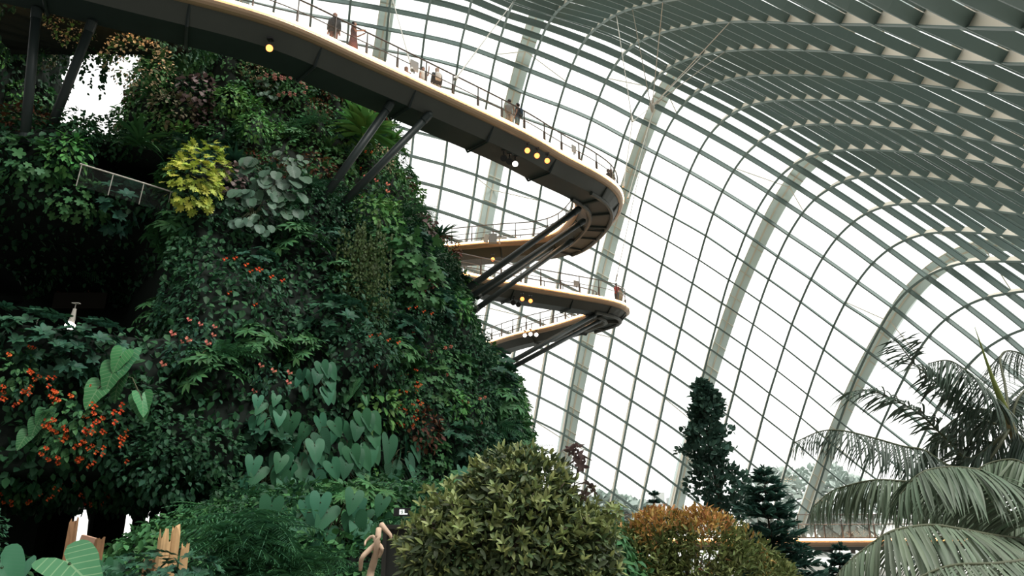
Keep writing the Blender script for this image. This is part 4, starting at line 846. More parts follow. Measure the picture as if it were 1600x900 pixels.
# pointed conifers
def conifer(u, v, ub, vb, d, wid, label, tiers=13, name='conifer'):
    tp, bt = P3(u, v, d), P3(ub, vb, d); root = empty(name, [bt[0], bt[1], 0], label, 'tree'); L, B = [], []
    h = tp[2] - bt[2]
    for i in range(tiers):
        s = (i + .6) / tiers; z = tp[2] - h * (s + rt.uniform(-.02, .02)); k = 6 + i // 2; R_ = wid * s ** .85 * rt.uniform(.88, 1.1)
        for j in range(k):
            a = 2 * math.pi * (j + .5 * (i % 2)) / k + rt.uniform(-.2, .2); dr = np.array([math.cos(a), math.sin(a), .34 - .38 * s + rt.uniform(-.22, .22)]) * rt.uniform(.65, 1.12); o_ = np.array([tp[0] + (bt[0] - tp[0]) * s, tp[1], z]); e = o_ + dr * R_
            B.append(([o_, e], .018, .006)); m_ = 20 + int(60 * R_ / wid); t_ = rt.uniform(.15, 1.08, m_)
            p = o_ + dr * R_ * t_[:, None]; sd = np.array([-math.sin(a), math.cos(a), 0]); q = rt.choice([-1, 1], m_)
            tw = p + sd * (q * rt.uniform(0, .22, m_) * R_)[:, None]; al = dr * .8 + sd * (q * .8)[:, None] + UPV * rt.uniform(-.2, 1.0, (m_, 1))
            L.append(place('slim', tw, al, UPV + rt.normal(0, .4, (m_, 3)), rt.uniform(.10, .22, m_) * (.8 + .5 * wid)))
    L.append(place('slim', tp + rt.normal(0, .02, (14, 3)), UPV + rt.normal(0, .4, (14, 3)), rnd(14, rt), .16)); tri_part('needles', join(L)[:3], G['conifer'], root)
    limb_mesh('trunk', [([[bt[0], bt[1], 0], bt, tp], .09, .015)], G['bark'], root); limb_mesh('boughs', B, G['bark'], root, 4)
conifer(1193, 733, 1215, 960, 24, 1.75, 'dark pointed conifer between the amber tree and the palm fronds', 15)
conifer(1022, 770, 1024, 860, 38, 1.0, 'small faint conifer tip behind the amber-topped tree', 9)
conifer(1312, 853, 1315, 960, 26, 1.0, 'small dark conifer below the bright low walkway', 9)

# palms: fronds along arched midribs, leaflets hanging from both sides
def frond(pts, leaf_l, rng, root, n=58, droop=.9, sidew=.7, wid=.045, fwd=.45, tipl=.35, asym=1.0, stalk=.022, m=None):
    p = spline([P3(*q) for q in pts], 14); seg = np.r_[0, np.cumsum(np.linalg.norm(np.diff(p, axis=0), axis=1))]; L = seg[-1]; out = []
    n = int(n * 1.45); leaf_l = leaf_l * 1.22; t = np.linspace(.14, .995, n); c_ = np.stack([np.interp(t * L, seg, p[:, i]) for i in range(3)], 1); tg = unit(np.gradient(c_, axis=0)); sd = unit(np.cross(tg, UPV)); up = np.cross(sd, tg)
    ll = leaf_l * (np.sin(math.pi * np.clip(.14 + t * .80, 0, 1)) ** .7 * (1 - tipl) + tipl * (1 - t * .4))
    for sg in (-1, 1):
        al = tg * fwd + sd * (sg * sidew) - UPV * (droop * (.35 + .65 * rng.uniform(.7, 1.2, (n, 1)))) + up * .35 + rng.normal(0, .05, (n, 3)); nn = up * .8 + UPV * .4 + sd * sg * .35 + rng.normal(0, .12, (n, 3))
        k = rng.uniform(0, 1, n) < (1 if sg > 0 else asym); out.append(place((lambda v: (v[0] * np.array([1, 1, .6]), v[1]))(LF['strap']), c_[k] + rng.normal(0, .004, (k.sum(), 3)), al[k], nn[k], ll[k] * rng.uniform(.88, 1.1, k.sum()), wid / .095))
    o = quick_mesh('frond', *join(out)[:2], m or G['palm'], None, join(out)[2]); attach(o, root)
    b = MB(); b.tube(p, np.linspace(stalk, .006, len(p)), 6); s_ = b.build('midrib', G['stem'], smooth=True); s_.parent = o
    return o
M['palmstem'] = mat('ringed_palm_stem', (.24, .19, .09), .6, noise=(9, .25)); M['spear'] = mat('yellow_green_spear', (.16, .20, .05), .5)
kb = P3(1660, 850, 8.6); palm1 = empty('palm', [kb[0], kb[1], 0], 'nearer palm with broad arching grey-green fronds at the lower corner', 'palm')
limb_mesh('trunk', [([[kb[0], kb[1], 0], [kb[0], kb[1], 2.5], kb], .15, .10)], M['palmstem'], palm1, 10)
rp = np.random.default_rng(5)
frond([(1660, 850, 8.6), (1600, 779, 8.2), (1548, 741, 7.9), (1504, 731, 7.7), (1461, 732, 7.6), (1432, 744, 7.5), (1405, 775, 7.5)], .78, rp, palm1, 84, .8, .75, .058)
frond([(1660, 850, 8.6), (1560, 790, 8.8), (1480, 758, 9.0), (1409, 752, 9.0), (1369, 750, 9.0), (1331, 757, 9.1), (1299, 768, 9.2), (1270, 792, 9.2)], .66, rp, palm1, 90, 1.15, .5, .05)
frond([(1660, 850, 8.6), (1560, 838, 7.4), (1504, 828, 6.9), (1461, 821, 6.7), (1427, 823, 6.6), (1392, 831, 6.5), (1360, 851, 6.5), (1317, 888, 6.5), (1290, 935, 6.5)], .80, rp, palm1, 90, .85, .7, .062)
frond([(1660, 850, 8.6), (1620, 870, 7.0), (1560, 880, 6.2), (1480, 885, 5.8), (1400, 920, 5.6)], .7, rp, palm1, 50, .9, .7, .06)
frond([(1660, 850, 8.6), (1640, 780, 8.9), (1600, 725, 9.1), (1560, 720, 9.2), (1520, 740, 9.2), (1490, 790, 9.3)], .7, rp, palm1, 56, 1.0, .6, .05)
kb = P3(1588, 690, 10.5); palm2 = empty('palm', [kb[0] + .5, kb[1], 0], 'taller slender palm with ringed stem and upright spear leaf behind', 'palm')
limb_mesh('trunk', [([[kb[0] + .5, kb[1], 0], P3(1625, 860, 10.5), P3(1605, 745, 10.5), kb, P3(1566, 629, 10.5)], .11, .05)], M['palmstem'], palm2, 10)
limb_mesh('spear_leaf', [([P3(1572, 645, 10.45), P3(1558, 610, 10.4), P3(1545, 575, 10.4), P3(1523, 511, 10.4)], .055, .004)], M['spear'], palm2, 8)
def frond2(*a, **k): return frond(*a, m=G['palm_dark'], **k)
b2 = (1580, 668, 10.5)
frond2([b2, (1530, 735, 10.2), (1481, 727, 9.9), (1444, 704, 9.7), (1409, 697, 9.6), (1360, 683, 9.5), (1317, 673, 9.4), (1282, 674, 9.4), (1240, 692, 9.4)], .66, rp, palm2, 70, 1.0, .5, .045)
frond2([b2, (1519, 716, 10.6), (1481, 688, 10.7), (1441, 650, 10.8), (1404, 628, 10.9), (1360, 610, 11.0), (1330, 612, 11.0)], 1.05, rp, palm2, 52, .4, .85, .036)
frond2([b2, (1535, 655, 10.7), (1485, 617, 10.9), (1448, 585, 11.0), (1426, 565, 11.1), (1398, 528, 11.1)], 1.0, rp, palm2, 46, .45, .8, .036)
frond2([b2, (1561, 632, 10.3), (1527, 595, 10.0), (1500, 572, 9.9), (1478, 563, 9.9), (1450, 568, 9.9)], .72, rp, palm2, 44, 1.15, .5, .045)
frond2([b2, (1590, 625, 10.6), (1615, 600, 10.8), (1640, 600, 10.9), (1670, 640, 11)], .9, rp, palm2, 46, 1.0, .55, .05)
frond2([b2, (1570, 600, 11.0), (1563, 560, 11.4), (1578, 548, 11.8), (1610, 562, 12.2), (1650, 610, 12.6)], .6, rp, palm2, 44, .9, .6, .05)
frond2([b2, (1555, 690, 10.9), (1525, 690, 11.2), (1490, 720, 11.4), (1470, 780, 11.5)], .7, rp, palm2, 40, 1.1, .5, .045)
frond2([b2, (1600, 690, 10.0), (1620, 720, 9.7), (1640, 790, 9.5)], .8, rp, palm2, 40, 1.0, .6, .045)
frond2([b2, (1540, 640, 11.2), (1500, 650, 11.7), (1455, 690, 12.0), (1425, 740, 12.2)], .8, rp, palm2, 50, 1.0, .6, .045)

# ------------------------------------------------------------------ people on the walkways
def person(pos, yaw, h, label, skin, hair, top, bottom, dress=False, long_hair=True, arms='down', bag=None, jacket=False):
    """standing figure, front along local -y; the body is one skinned surface, clothes and hair are its children"""
    k = h / 1.68; J = {'pel': (0, 0, .93), 'wa': (0, .01, 1.06), 'ch': (0, .015, 1.27), 'nk': (0, .01, 1.42), 'hb': (0, -.005, 1.50), 'hd': (0, -.015, 1.60), 'tp': (0, -.005, 1.66), 'ns': (0, -.105, 1.565)}
    R = {'pel': .115, 'wa': .10, 'ch': .12, 'nk': .05, 'hb': .062, 'hd': .082, 'tp': .05, 'ns': .012}; E = [('pel', 'wa'), ('wa', 'ch'), ('ch', 'nk'), ('nk', 'hb'), ('hb', 'hd'), ('hd', 'tp'), ('hd', 'ns')]
    AR = {'down': ((.215, .03, 1.12), (.225, -.06, .88)), 'forward': ((.20, -.10, 1.12), (.12, -.34, 1.20)), 'raised': ((.22, -.16, 1.30), (.10, -.26, 1.53)), 'rail': ((.22, -.12, 1.14), (.16, -.36, 1.08))}
    arms = arms if isinstance(arms, tuple) else (arms, arms)
    for i, sx in enumerate((-1, 1)):
        e, w = AR[arms[i]]; e = np.array(e) * (sx, 1, 1); w = np.array(w) * (sx, 1, 1); S = str(i); dr = unit(w - e)
        J.update({'sh' + S: (sx * .165, .015, 1.375), 'el' + S: tuple(e), 'wr' + S: tuple(w), 'pm' + S: tuple(w + dr * .07), 'hp' + S: (sx * .085, 0, .90), 'kn' + S: (sx * .09, -.02, .49), 'an' + S: (sx * .095, .02, .09), 'to' + S: (sx * .105, -.13, .03), 'er' + S: (sx * .088, .0, 1.575)})
        R.update({'sh' + S: .055, 'el' + S: .038, 'wr' + S: .026, 'pm' + S: .034, 'hp' + S: .088, 'kn' + S: .055, 'an' + S: .038, 'to' + S: .03, 'er' + S: .014})
        E += [('ch', 'sh' + S), ('sh' + S, 'el' + S), ('el' + S, 'wr' + S), ('wr' + S, 'pm' + S), ('pel', 'hp' + S), ('hp' + S, 'kn' + S), ('kn' + S, 'an' + S), ('an' + S, 'to' + S), ('hd', 'er' + S)]
        la = unit(np.cross(dr, [0, 1, 0.3])); fo = unit(np.cross(la, dr))
        for f, (o_, ln) in enumerate(((-.030, .066), (-.010, .078), (.010, .074), (.029, .058))):
            b_ = w + dr * .10 + la * o_; m_ = b_ + dr * ln * .5 + fo * .006; t_ = b_ + dr * ln * .85 + fo * .03
            for nm, q, rr in (('a', b_, .0095), ('b', m_, .009), ('c', t_, .0075)): J[f'f{S}{f}{nm}'] = tuple(q); R[f'f{S}{f}{nm}'] = rr
            E += [('pm' + S, f'f{S}{f}a'), (f'f{S}{f}a', f'f{S}{f}b'), (f'f{S}{f}b', f'f{S}{f}c')]
        q = w + dr * .04 + la * .038 * -sx; J['ta' + S] = tuple(q); J['tb' + S] = tuple(q + dr * .045 + la * .012 * -sx + fo * .012); R['ta' + S] = .012; R['tb' + S] = .009; E += [('wr' + S, 'ta' + S), ('ta' + S, 'tb' + S)]
    ks = list(J); ix = {n: i for i, n in enumerate(ks)}; me = bpy.data.meshes.new('person'); me.from_pydata([tuple(np.array(J[n]) * k) for n in ks], [(ix[a], ix[b_]) for a, b_ in E], []); me.materials.append(skin)
    o = bpy.data.objects.new('person', me); COL.objects.link(o); sk = o.modifiers.new('skin', 'SKIN'); sk.use_smooth_shade = True
    for n in ks: sv = me.skin_vertices[0].data[ix[n]]; sv.radius = (R[n] * k, R[n] * k); sv.use_root = n == 'pel'
    ss = o.modifiers.new('sub', 'SUBSURF'); ss.levels = ss.render_levels = 1
    o.location = [float(x) for x in pos]; o.rotation_euler = (0, 0, yaw); tag(o, label, 'person')
    def lathe(b, rows, n=14):
        an = np.arange(n) * 2 * math.pi / n; V = np.concatenate([np.stack([rx * np.cos(an), cy + ry * np.sin(an), 0 * an + z], 1) for z, rx, ry, cy in rows]) * k; m = len(rows)
        b.add(V, [(i * n + j, i * n + (j + 1) % n, (i + 1) * n + (j + 1) % n, (i + 1) * n + j) for i in range(m - 1) for j in range(n)] + [tuple(range(n))[::-1], tuple((m - 1) * n + j for j in range(n))])
    b = MB(); fl = .025 if jacket else 0
    if dress: lathe(b, [(.16, .30, .24, 0), (.5, .25, .2, 0), (.9, .18, .145, 0), (1.06, .14, .12, 0.01), (1.27, .165, .135, .015), (1.37, .15, .11, .015), (1.43, .07, .07, .01)])
    else: lathe(b, [(.80 if jacket else .86, .175 + fl, .14 + fl, 0), (1.06, .15 + fl, .128 + fl, 0.01), (1.27, .172 + fl, .142 + fl, .015), (1.37, .16 + fl, .115 + fl, .015), (1.44, .07, .07, .01)])
    for i in (0, 1):
        S = str(i); e, w, s_ = (np.array(J[q + S]) for q in ('el', 'wr', 'sh')); end = [w * .85 + e * .15] if jacket else []; pth = [s_, s_ * .45 + e * .55] + ([e] if jacket else []) + end
        b.tube(np.array(pth) * k, np.linspace(.068 + fl * .4, .052 + fl * .3, len(pth)) * k, 9)
    b.build('dress' if dress else ('jacket' if jacket else 'shirt'), top, o, smooth=True)
    if not dress:
        b = MB(); lathe(b, [(.84, .165, .135, 0), (.95, .16, .13, 0), (1.0, .15, .12, 0)], 12); low = .5 if bottom[1] == 'shorts' else .1
        for i in (0, 1):
            S = str(i); a, c_, d_ = (np.array(J[q + S]) for q in ('hp', 'kn', 'an')); pth = [a, c_ + [0, 0, .02]] if low == .5 else [a, c_, d_]; b.tube(np.array(pth) * k, np.array([.105, .085] if low == .5 else [.105, .075, .06]) * k, 10)
        b.build(bottom[1], bottom[0], o, smooth=True)
    b = MB(); hr = [(1.70, .02, .02, 0), (1.685, .06, .065, .01), (1.64, .095, .095, .02), (1.58, .098, .088, .035), (1.52, .085, .07, .05)]
    if long_hair: hr += [(1.40, .10, .055, .07), (1.26, .085, .04, .085)]
    lathe(b, hr[::-1]); b.build('hair', hair, o, smooth=True)
    b = MB()
    for sx in (-1, 1): b.box(np.array([sx * .032, -.096, 1.59]) * k, np.array([.022, .012, .01]) * k)
    b.build('eyes', CL['black'], o); b = MB(); b.box(np.array([0, -.092, 1.53]) * k, np.array([.045, .012, .008]) * k); b.build('mouth', CL['lip'], o)
    b = MB()
    for i in (0, 1): b.box(np.array([(-1, 1)[i] * .10, -.05, .035]) * k, np.array([.09, .25, .07]) * k)
    b.build('shoes', CL['shoe'], o)
    if bag: b = MB(); lathe(b, [(.95, .13, .07, .19), (1.0, .15, .09, .2), (1.28, .15, .09, .2), (1.36, .10, .06, .18)], 12); b.build('backpack', bag, o, smooth=True)
    return o
CL = {n: mat(n + '_cloth', c, .8, .15) for n, c in dict(black=(.025, .03, .034), red=(.15, .055, .048), brown=(.20, .10, .08), white=(.72, .70, .65), navy=(.035, .06, .085), blue=(.10, .18, .22), grey=(.32, .33, .32), olive=(.28, .29, .22), crimson=(.42, .08, .08), shoe=(.12, .11, .10), lip=(.35, .12, .10)).items()}
SKIN = mat('skin', (.46, .27, .19), .5, .3); HB = mat('black_hair', (.018, .014, .012), .5); HN = mat('light_brown_hair', (.26, .13, .08), .5); HP = mat('pale_head_scarf', (.50, .36, .28), .7)
def on_deck(P_, S_, T_, u, v_guess, back, half):
    """deck point whose picture column is u, 'back' metres behind the lit edge"""
    for sg in (-1, 1): pass
    q = P_ + S_ * (half - back); uv = proj(q); d = np.abs(uv[:, 0] - u) + np.abs(uv[:, 1] - v_guess) * .6; i = d.argmin()
    j = min(max(i, 1), len(q) - 2); best = min(((abs(proj(q[j] + (q[j + t] - q[j]) * f)[0] - u), j, t, f) for t in (-1, 1) for f in np.linspace(0, 1, 11)))
    _, j, t, f = best; p = q[j] + (q[j + t] - q[j]) * f; return p, math.atan2(T_[j][1], T_[j][0])
PEOPLE = [  # u, v, set back, turn, height, label, hair, top, bottom, options
    (520, 60, .42, 2.6, 1.70, 'person in a dark coat with light brown hair beside the reddish dress', HN, 'black', ('brown', 'trousers'), dict(jacket=True, bag=CL['black'])),
    (551, 72, .38, .9, 1.74, 'person in a long reddish dress holding both arms forward at the rail', HB, 'red', None, dict(dress=True, arms='forward')),
    (632, 106, 1.5, 2.8, 1.62, 'person in brown with long brown hair, half hidden by the walkway edge', HN, 'brown', ('brown', 'trousers'), dict(jacket=True)),
    (659, 118, .95, .4, 1.62, 'person in a cream shirt with one arm raised', HB, 'white', ('white', 'trousers'), dict(long_hair=False, arms=('down', 'raised'))),
    (681, 128, .7, 2.9, 1.7, 'person in a black jacket and pale headscarf next to the one in cream', HP, 'black', ('white', 'trousers'), dict(jacket=True, bag=CL['white'])),
    (718, 150, 1.95, 3.0, 1.68, 'person of whom only the dark-haired head shows over the walkway edge', HB, 'white', ('navy', 'trousers'), dict(long_hair=False)),
    (796, 188, .34, 2.2, 1.68, 'person in a pale grey T-shirt and shorts standing close beside a companion', HB, 'grey', ('grey', 'shorts'), dict(long_hair=False, arms='rail')),
    (808, 194, .34, 3.6, 1.72, 'person in a dark patterned shirt and blue-green shorts', HB, 'navy', ('blue', 'shorts'), dict(long_hair=False, bag=CL['navy'])),
    (956, 285, .6, 1.2, 1.66, 'person in dark clothes leaning at the hairpin rail, nearer the bright spotlights', HB, 'black', ('navy', 'trousers'), dict(long_hair=False, jacket=True, arms='rail')),
    (965, 290, .45, 2.0, 1.62, 'person in grey-brown clothes at the very tip of the hairpin', HN, 'olive', ('black', 'trousers'), dict(arms='rail'))]
for u, v, bk, tr, h, lab, hr, tp, bt, opt in PEOPLE:
    p, a = on_deck(UPP, UPS, UPT, u, v, bk, 1.3); person(p, a + tr, h, lab, SKIN, hr, CL[tp], (CL[bt[0]], bt[1]) if bt else None, **opt)
for u, v, bk, tr, h, lab, hr, tp, bt, opt in [(964, 470, .45, 1.4, 1.62, 'person in a red top at the bend of the lower walkway', HB, 'crimson', ('navy', 'trousers'), dict(long_hair=False, arms='rail')), (973, 474, .5, 2.3, 1.7, 'person in olive-grey beside the red top on the lower walkway', HB, 'olive', ('olive', 'trousers'), dict(long_hair=False))]:
    p, a = on_deck(LOP, LOS, LOT, u, v, bk, 1.15); person(p, a + tr, h, lab, SKIN, hr, CL[tp], (CL[bt[0]], bt[1]), **opt)
p, a = on_deck(UPP[len(UPP) // 2:], UPS[len(UPP) // 2:], UPT[len(UPP) // 2:], 692, 384, 1.0, 1.3); person(p, a + 2, 1.66, 'small person at the planted end of the returning walkway', SKIN, HB, CL['grey'], (CL['black'], 'trousers'), long_hair=False)

# ------------------------------------------------------------------ spotlights
def spotlight(p, aim, lit, label, group, r=.13):
    root = empty('spotlight', p, label, 'spotlight', group); d = unit(np.asarray(aim, float)); p = np.asarray(p)
    b = MB(); b.tube([p - d * .30, p - d * .05, p + d * .05], [r * .75, r * .95, r], 12); attach(b.build('housing', M['black'], smooth=False), root)
    b = MB(); b.tube([p + d * .045, p + d * .075], r * .88, 12); attach(b.build('lens', lit or M['black']), root)
    b = MB(); b.tube([p - d * .15 + [0, 0, .02], p - d * .15 + [0, 0, .34]], .03, 6); b.box(p - d * .15 + [0, 0, .36], (.22, .22, .05)); attach(b.build('bracket', M['black']), root); return root
WL, WW = M['lamp_warm'], M['lamp_white']; g1 = 'spotlights under the walkways'
for u, v, z, m, lab in [(421, 75, 22.75, WL, 'single glowing orange spotlight under the high walkway above the pink flowers'), (824, 235, 22.75, WL, 'glowing orange spotlight, first of the row of three under the high walkway'), (839, 243, 22.75, WL, 'small glowing spotlight in the middle of the row of three'),
        (855, 251, 22.75, WL, 'glowing orange spotlight nearest the hairpin in the row of three'), (787, 247, 22.6, None, 'unlit black spotlight at the inner end of the black cluster'), (796, 252, 22.6, None, 'unlit black spotlight in the middle of the black cluster'), (805, 256, 22.6, WW, 'white spotlight at the outer end of the black cluster'),
        (770, 405, 22.6, WL, 'orange spotlight hanging below the returning leg of the high walkway'), (816, 467, 18.9, WL, 'first glowing orange spotlight under the lower walkway'), (829, 470, 18.9, WL, 'second glowing orange spotlight under the lower walkway, nearer its bend'), (802, 473, 18.85, None, 'unlit black spotlight under the lower walkway, farther from the lit pair'), (810, 476, 18.85, None, 'unlit black spotlight right beside the lit pair of the lower walkway')]:
    p = at_z(u, v, z); spotlight(p, unit(CAM - p) + np.array([0, 0, -.15]), m, lab, g1, .15 if m else .17)
for u, v, m, lab in [(820, 524, WW, 'white lamp at the inner end of the lowest walkway leg'), (829, 522, WW, 'white lamp in the middle of the lowest walkway leg row'), (838, 523, WW, 'brightest white lamp on the lowest walkway leg'), (839, 536, None, 'unlit lamp hanging under the lowest walkway leg')]:
    p = at_z(u, v, 19.45); p = p + unit(CAM - p) * .75; spotlight(p, unit(CAM - p), m, lab, g1, .16)
p = at_z(770, 373, 23.55); p = p + unit(CAM - p) * .6; root = empty('control_box', p, 'grey control box with side fittings on the edge of the returning leg', 'box'); b = MB(); b.box(p, (.55, .35, .62)); attach(b.build('case', CL['grey']), root)
b = MB(); b.box(p + [-.42, -.05, 0], (.28, .3, .5), Matrix.Rotation(.3, 3, 'Y')); b.box(p + [.6, 0, .05], (.65, .1, .12)); b.box(p + [.45, 0, -.2], (.1, .2, .3)); attach(b.build('fittings', M['cable']), root)
for u, v, z, w_, h_, P_, S_, T_, hf, lab in [(646, 72, 24, .42, .5, UPP, UPS, UPT, 1.3, 'grey information panel on the rail behind the seated walkers'), (897, 205, 24, .34, .42, UPP, UPS, UPT, 1.3, 'small pale sign on the rail before the hairpin'), (901, 438, 20, .42, .36, LOP, LOS, LOT, 1.15, 'pale sign on the rail of the lower walkway'), (799, 520, 20, .6, .4, LOP, LOS, LOT, 1.15, 'sign low on the rail of the lowest leg, beside the white lamps'), (878, 498, 20, .6, .36, LOP, LOS, LOT, 1.15, 'sign low on the rail of the lowest leg, near its bend')]:
    p, a = on_deck(P_, S_, T_, u, v + 20, .1, hf); p = p + [0, 0, .78]; root = empty('rail_sign', p, lab, 'sign', 'signs on the walkway rails'); b = MB(); b.box(p, (w_, .03, h_), Matrix.Rotation(a, 3, 'Z')); attach(b.build('panel', CL['grey']), root)
    b = MB(); b.box(p - [0, 0, h_ * .5 + .06], (.05, .05, .12)); attach(b.build('clamp', M['rail']), root)

# ------------------------------------------------------------------ hanger cables
def cable(a, b_, label, r=.035):
    root = empty('hanger_cable', b_, label, 'cable', 'hanger cables of the walkways'); m = MB(); m.tube([a, b_], r, 5); attach(m.build('rod', M['cable']), root)
    d = unit(np.asarray(a) - np.asarray(b_)); m = MB(); m.tube([b_, b_ + d * .5], r * 2.4, 6); attach(m.build('end_fitting', M['cable']), root)
def dome_pt(u, v):
    k = min(NODE, key=lambda k: np.hypot(*(proj(NODE[k]) - np.array([u, v])))); return NODE[k]
cable(dome_pt(632, 5), at_z(644, 110, 24.1), 'thin cable rising from the walkway edge beside the half-hidden walker'); cable(dome_pt(803, 8), at_z(711, 124, 24.1), 'long cable slanting from the walkway edge up to the dome')
HUB = at_y(1019, 166, 47); NR = at_z(974, 292, 24.1)
hub = empty('cable_hub', HUB, 'cast joint where the hanger cables meet above the hairpin', 'cable joint'); b = MB(); b.tube([HUB - [0, 0, .5], HUB, HUB + [0, 0, .5]], [.08, .2, .08], 8); attach(b.build('casting', M['cable'], smooth=True), hub)
for (u, v), lab in [((1133, 45), 'longest upper cable from the joint to the roof'), ((1130, 85), 'upper cable just below the longest one'), ((1095, 90), 'upper cable reaching the second roof arch'), ((1033, 4), 'vertical upper cable above the cable joint')]: cable(dome_pt(u, v), HUB + unit(dome_pt(u, v) - HUB) * .3, lab, .03)
NODE2 = at_y(988, 190, 43); cable(dome_pt(963, 25), NODE2, 'cable from the roof to the arm above the hairpin tip', .03); cable(dome_pt(990, 18), at_y(1018, 172, 46.5), 'roof cable leaning toward the cable joint', .03)
cable(NODE2, NR, 'short cable ending at the hairpin tip', .03); cable(HUB - [0, 0, .5], NR + [.5, 1.6, 0], 'cable from the joint down to the outer hairpin edge', .025); cable(HUB - [0, 0, .5], at_z(962, 440, 21), 'thin long cable dropping past the hairpin to the lower walkway', .02); cable(HUB, NODE2, 'short tie between the cable joint and the tip arm', .025)

# ------------------------------------------------------------------ small things on and under the mound
ra, rb = at_y(125, 256, 22.7), at_y(270, 300, 24.0); root = empty('balcony_rail', (ra + rb) / 2, 'thin pale balcony railing in front of the dark recess', 'railing'); b = MB(); b.tube([ra, rb], .028, 6); attach(b.build('top_rail', M['cable']), root)
for t in (.02, .35, .68, .98):
    q = ra + (rb - ra) * t; b = MB(); b.tube([q, q + np.array([-.06, 0, -.8])], .018, 5); attach(b.build('post', M['cable']), root)
b = MB(); b.add([ra, rb, rb - [0, 0, .8], ra - [0, 0, .8]], [(0, 1, 2, 3)]); attach(b.build('net', mesh_mat('thin_dark_net', (.06, .07, .06), .12)), root)
p = at_y(109, 513, 22.0); root = empty('hanging_lamp', p, 'lit white lamp hanging inside the dark cavern', 'lamp'); an = np.linspace(0, 1, 5)
b = MB(); b.tube([p, p + [0, 0, .1], p + [0, 0, .22]], [.14, .15, .05], 12); attach(b.build('bulb', M['lamp_white'], smooth=True), root)
b = MB(); b.tube([p + [0, 0, .2], p + [.03, 0, .28], p + [.05, 0, .62]], [.1, .085, .05], 10); b.tube([p + [.05, 0, .62], p + [.06, 0, .8]], .015, 5); b.box(p + [.06, 0, .8], (.22, .12, .02)); attach(b.build('fitting', M['cable']), root)
cl_ = mat('dim_brown_boards', (.022, .02, .016), .9, .05); p = at_y(125, 470, 29.5); root = empty('wall_board', p, 'dim brown boards on the back wall of the cavern', 'board'); b = MB(); b.box(p, (2.2, .08, .7)); b.box(p + [.3, 0, -1.1], (1.8, .08, .35)); attach(b.build('boards', cl_), root)
rk = np.random.default_rng(9)
def rock(name, c, r, h, m, label, cat, group=None, spike=.0, n=18, seed=0, parent=None, sq=.75):
    q = np.random.default_rng(seed); an = np.arange(n) * 2 * math.pi / n; rows = 14; V = []
    jag = 1 - spike * q.uniform(0, 1, n) ** 1.5; ph = q.uniform(0, 6, 4)
    for i in range(rows):
        t = i / (rows - 1); rr = r * (1 - .35 * t + .12 * np.sin(5 * t + ph[0])) * (1 + .16 * np.sin(3 * an + ph[1] + 2 * t) + .08 * np.sin(7 * an + ph[2])); zz = h * t * (jag if i > rows * .4 else 1)
        V.append(np.stack([c[0] + rr * np.cos(an), c[1] + sq * rr * np.sin(an), c[2] + zz + 0 * an], 1))
    b = MB(); b.add(np.concatenate(V), [(i * n + j, i * n + (j + 1) % n, (i + 1) * n + (j + 1) % n, (i + 1) * n + j) for i in range(rows - 1) for j in range(n)] + [tuple(range(n))[::-1], tuple((rows - 1) * n + j for j in range(n))])
    o = b.build(name, m, smooth=False); return tag(o, label, cat, group)
for i, (u, hw, w_) in enumerate([(25, 60, 'outermost by the picture edge'), (92, 24, 'behind the tall brown stump'), (163, 29, 'behind the lower brown stump'), (213, 9, 'between the two bright slits'), (233, 6, 'thinnest one in the cave'), (278, 33, 'behind the golden stumps'), (368, 40, 'behind the fern bank'), (440, 50, 'hidden deep behind the ferns')]):
    p = at_y(u, 850, 25.5 + (i % 3) * .9); rock('rock_pillar', [p[0], p[1], 0], hw / 38.0, 7.4, M['rock'], 'dark rock pillar holding up the mound, ' + w_, 'rock pillar', 'rock pillars in the cave', seed=i)
M['gold'] = mat('golden_petrified_wood', (.62, .40, .20), .7, noise=(5, .35)); M['brownwood'] = mat('brown_petrified_wood', (.26, .14, .07), .75, noise=(4, .4)); M['clay'] = mat('pinkish_clay_slab', (.45, .27, .19), .8)
for i, (u, v, d, r, h, m, sp, lab) in enumerate([(252, 872, 11.8, .105, .43, 'gold', .75, 'pointed golden stump with a forked foot in the cave'), (270, 874, 12.0, .095, .53, 'gold', .4, 'tallest golden stump, close beside the pointed one'), (288, 870, 12.0, .06, .22, 'gold', .6, 'small golden stump at the foot of the ferns'), (151, 872, 15.5, .10, .40, 'brownwood', .45, 'brown stump beside the pinkish slab'), (104, 880, 15.0, .11, .85, 'brownwood', .5, 'tall dark brown stump at the cave mouth'), (232, 890, 11.9, .13, .17, 'brownwood', .3, 'low block of golden wood before the stumps')]):
    q = P3(u, v, d); rock('tree_stump', [q[0], q[1], 0], r * 1.25, h + q[2], M[m], lab, 'stump', 'petrified stumps in the cave', sp * h / (h + q[2]), 16, 40 + i)
p = P3(132, 868, 15.8); root = empty('clay_slab', p, 'pinkish flat slab leaning between the brown stumps', 'slab'); b = MB(); b.box(p + [0, 0, .18], (.30, .10, .38), Matrix.Rotation(.25, 3, 'Y')); attach(b.build('slab', M['clay']), root)
M['drift'] = mat('bleached_driftwood', (.58, .42, .30), .7, noise=(5, .3)); root = empty('driftwood', P3(585, 885, 13.2), 'bleached twisted driftwood root low before the mound', 'driftwood'); D_ = lambda L, d=13.2: [P3(u, v, d + o) for u, v, o in L]
limb_mesh('root', [(D_([(592, 826, 0), (590, 845, -.1), (587, 868, 0), (580, 892, .1), (576, 912, 0)]), .05, .07), (D_([(588, 850, 0), (574, 862, -.1), (565, 873, -.15), (563, 890, 0)]), .05, .035), (D_([(589, 852, 0), (583, 838, .1), (572, 845, .1), (570, 852, 0)]), .035, .015), (D_([(590, 848, 0), (597, 858, -.1), (592, 870, 0)]), .04, .03), (D_([(596, 820, .2), (603, 828, .1), (610, 836, 0), (611, 842, 0)]), .055, .02)], M['drift'], root, 7)
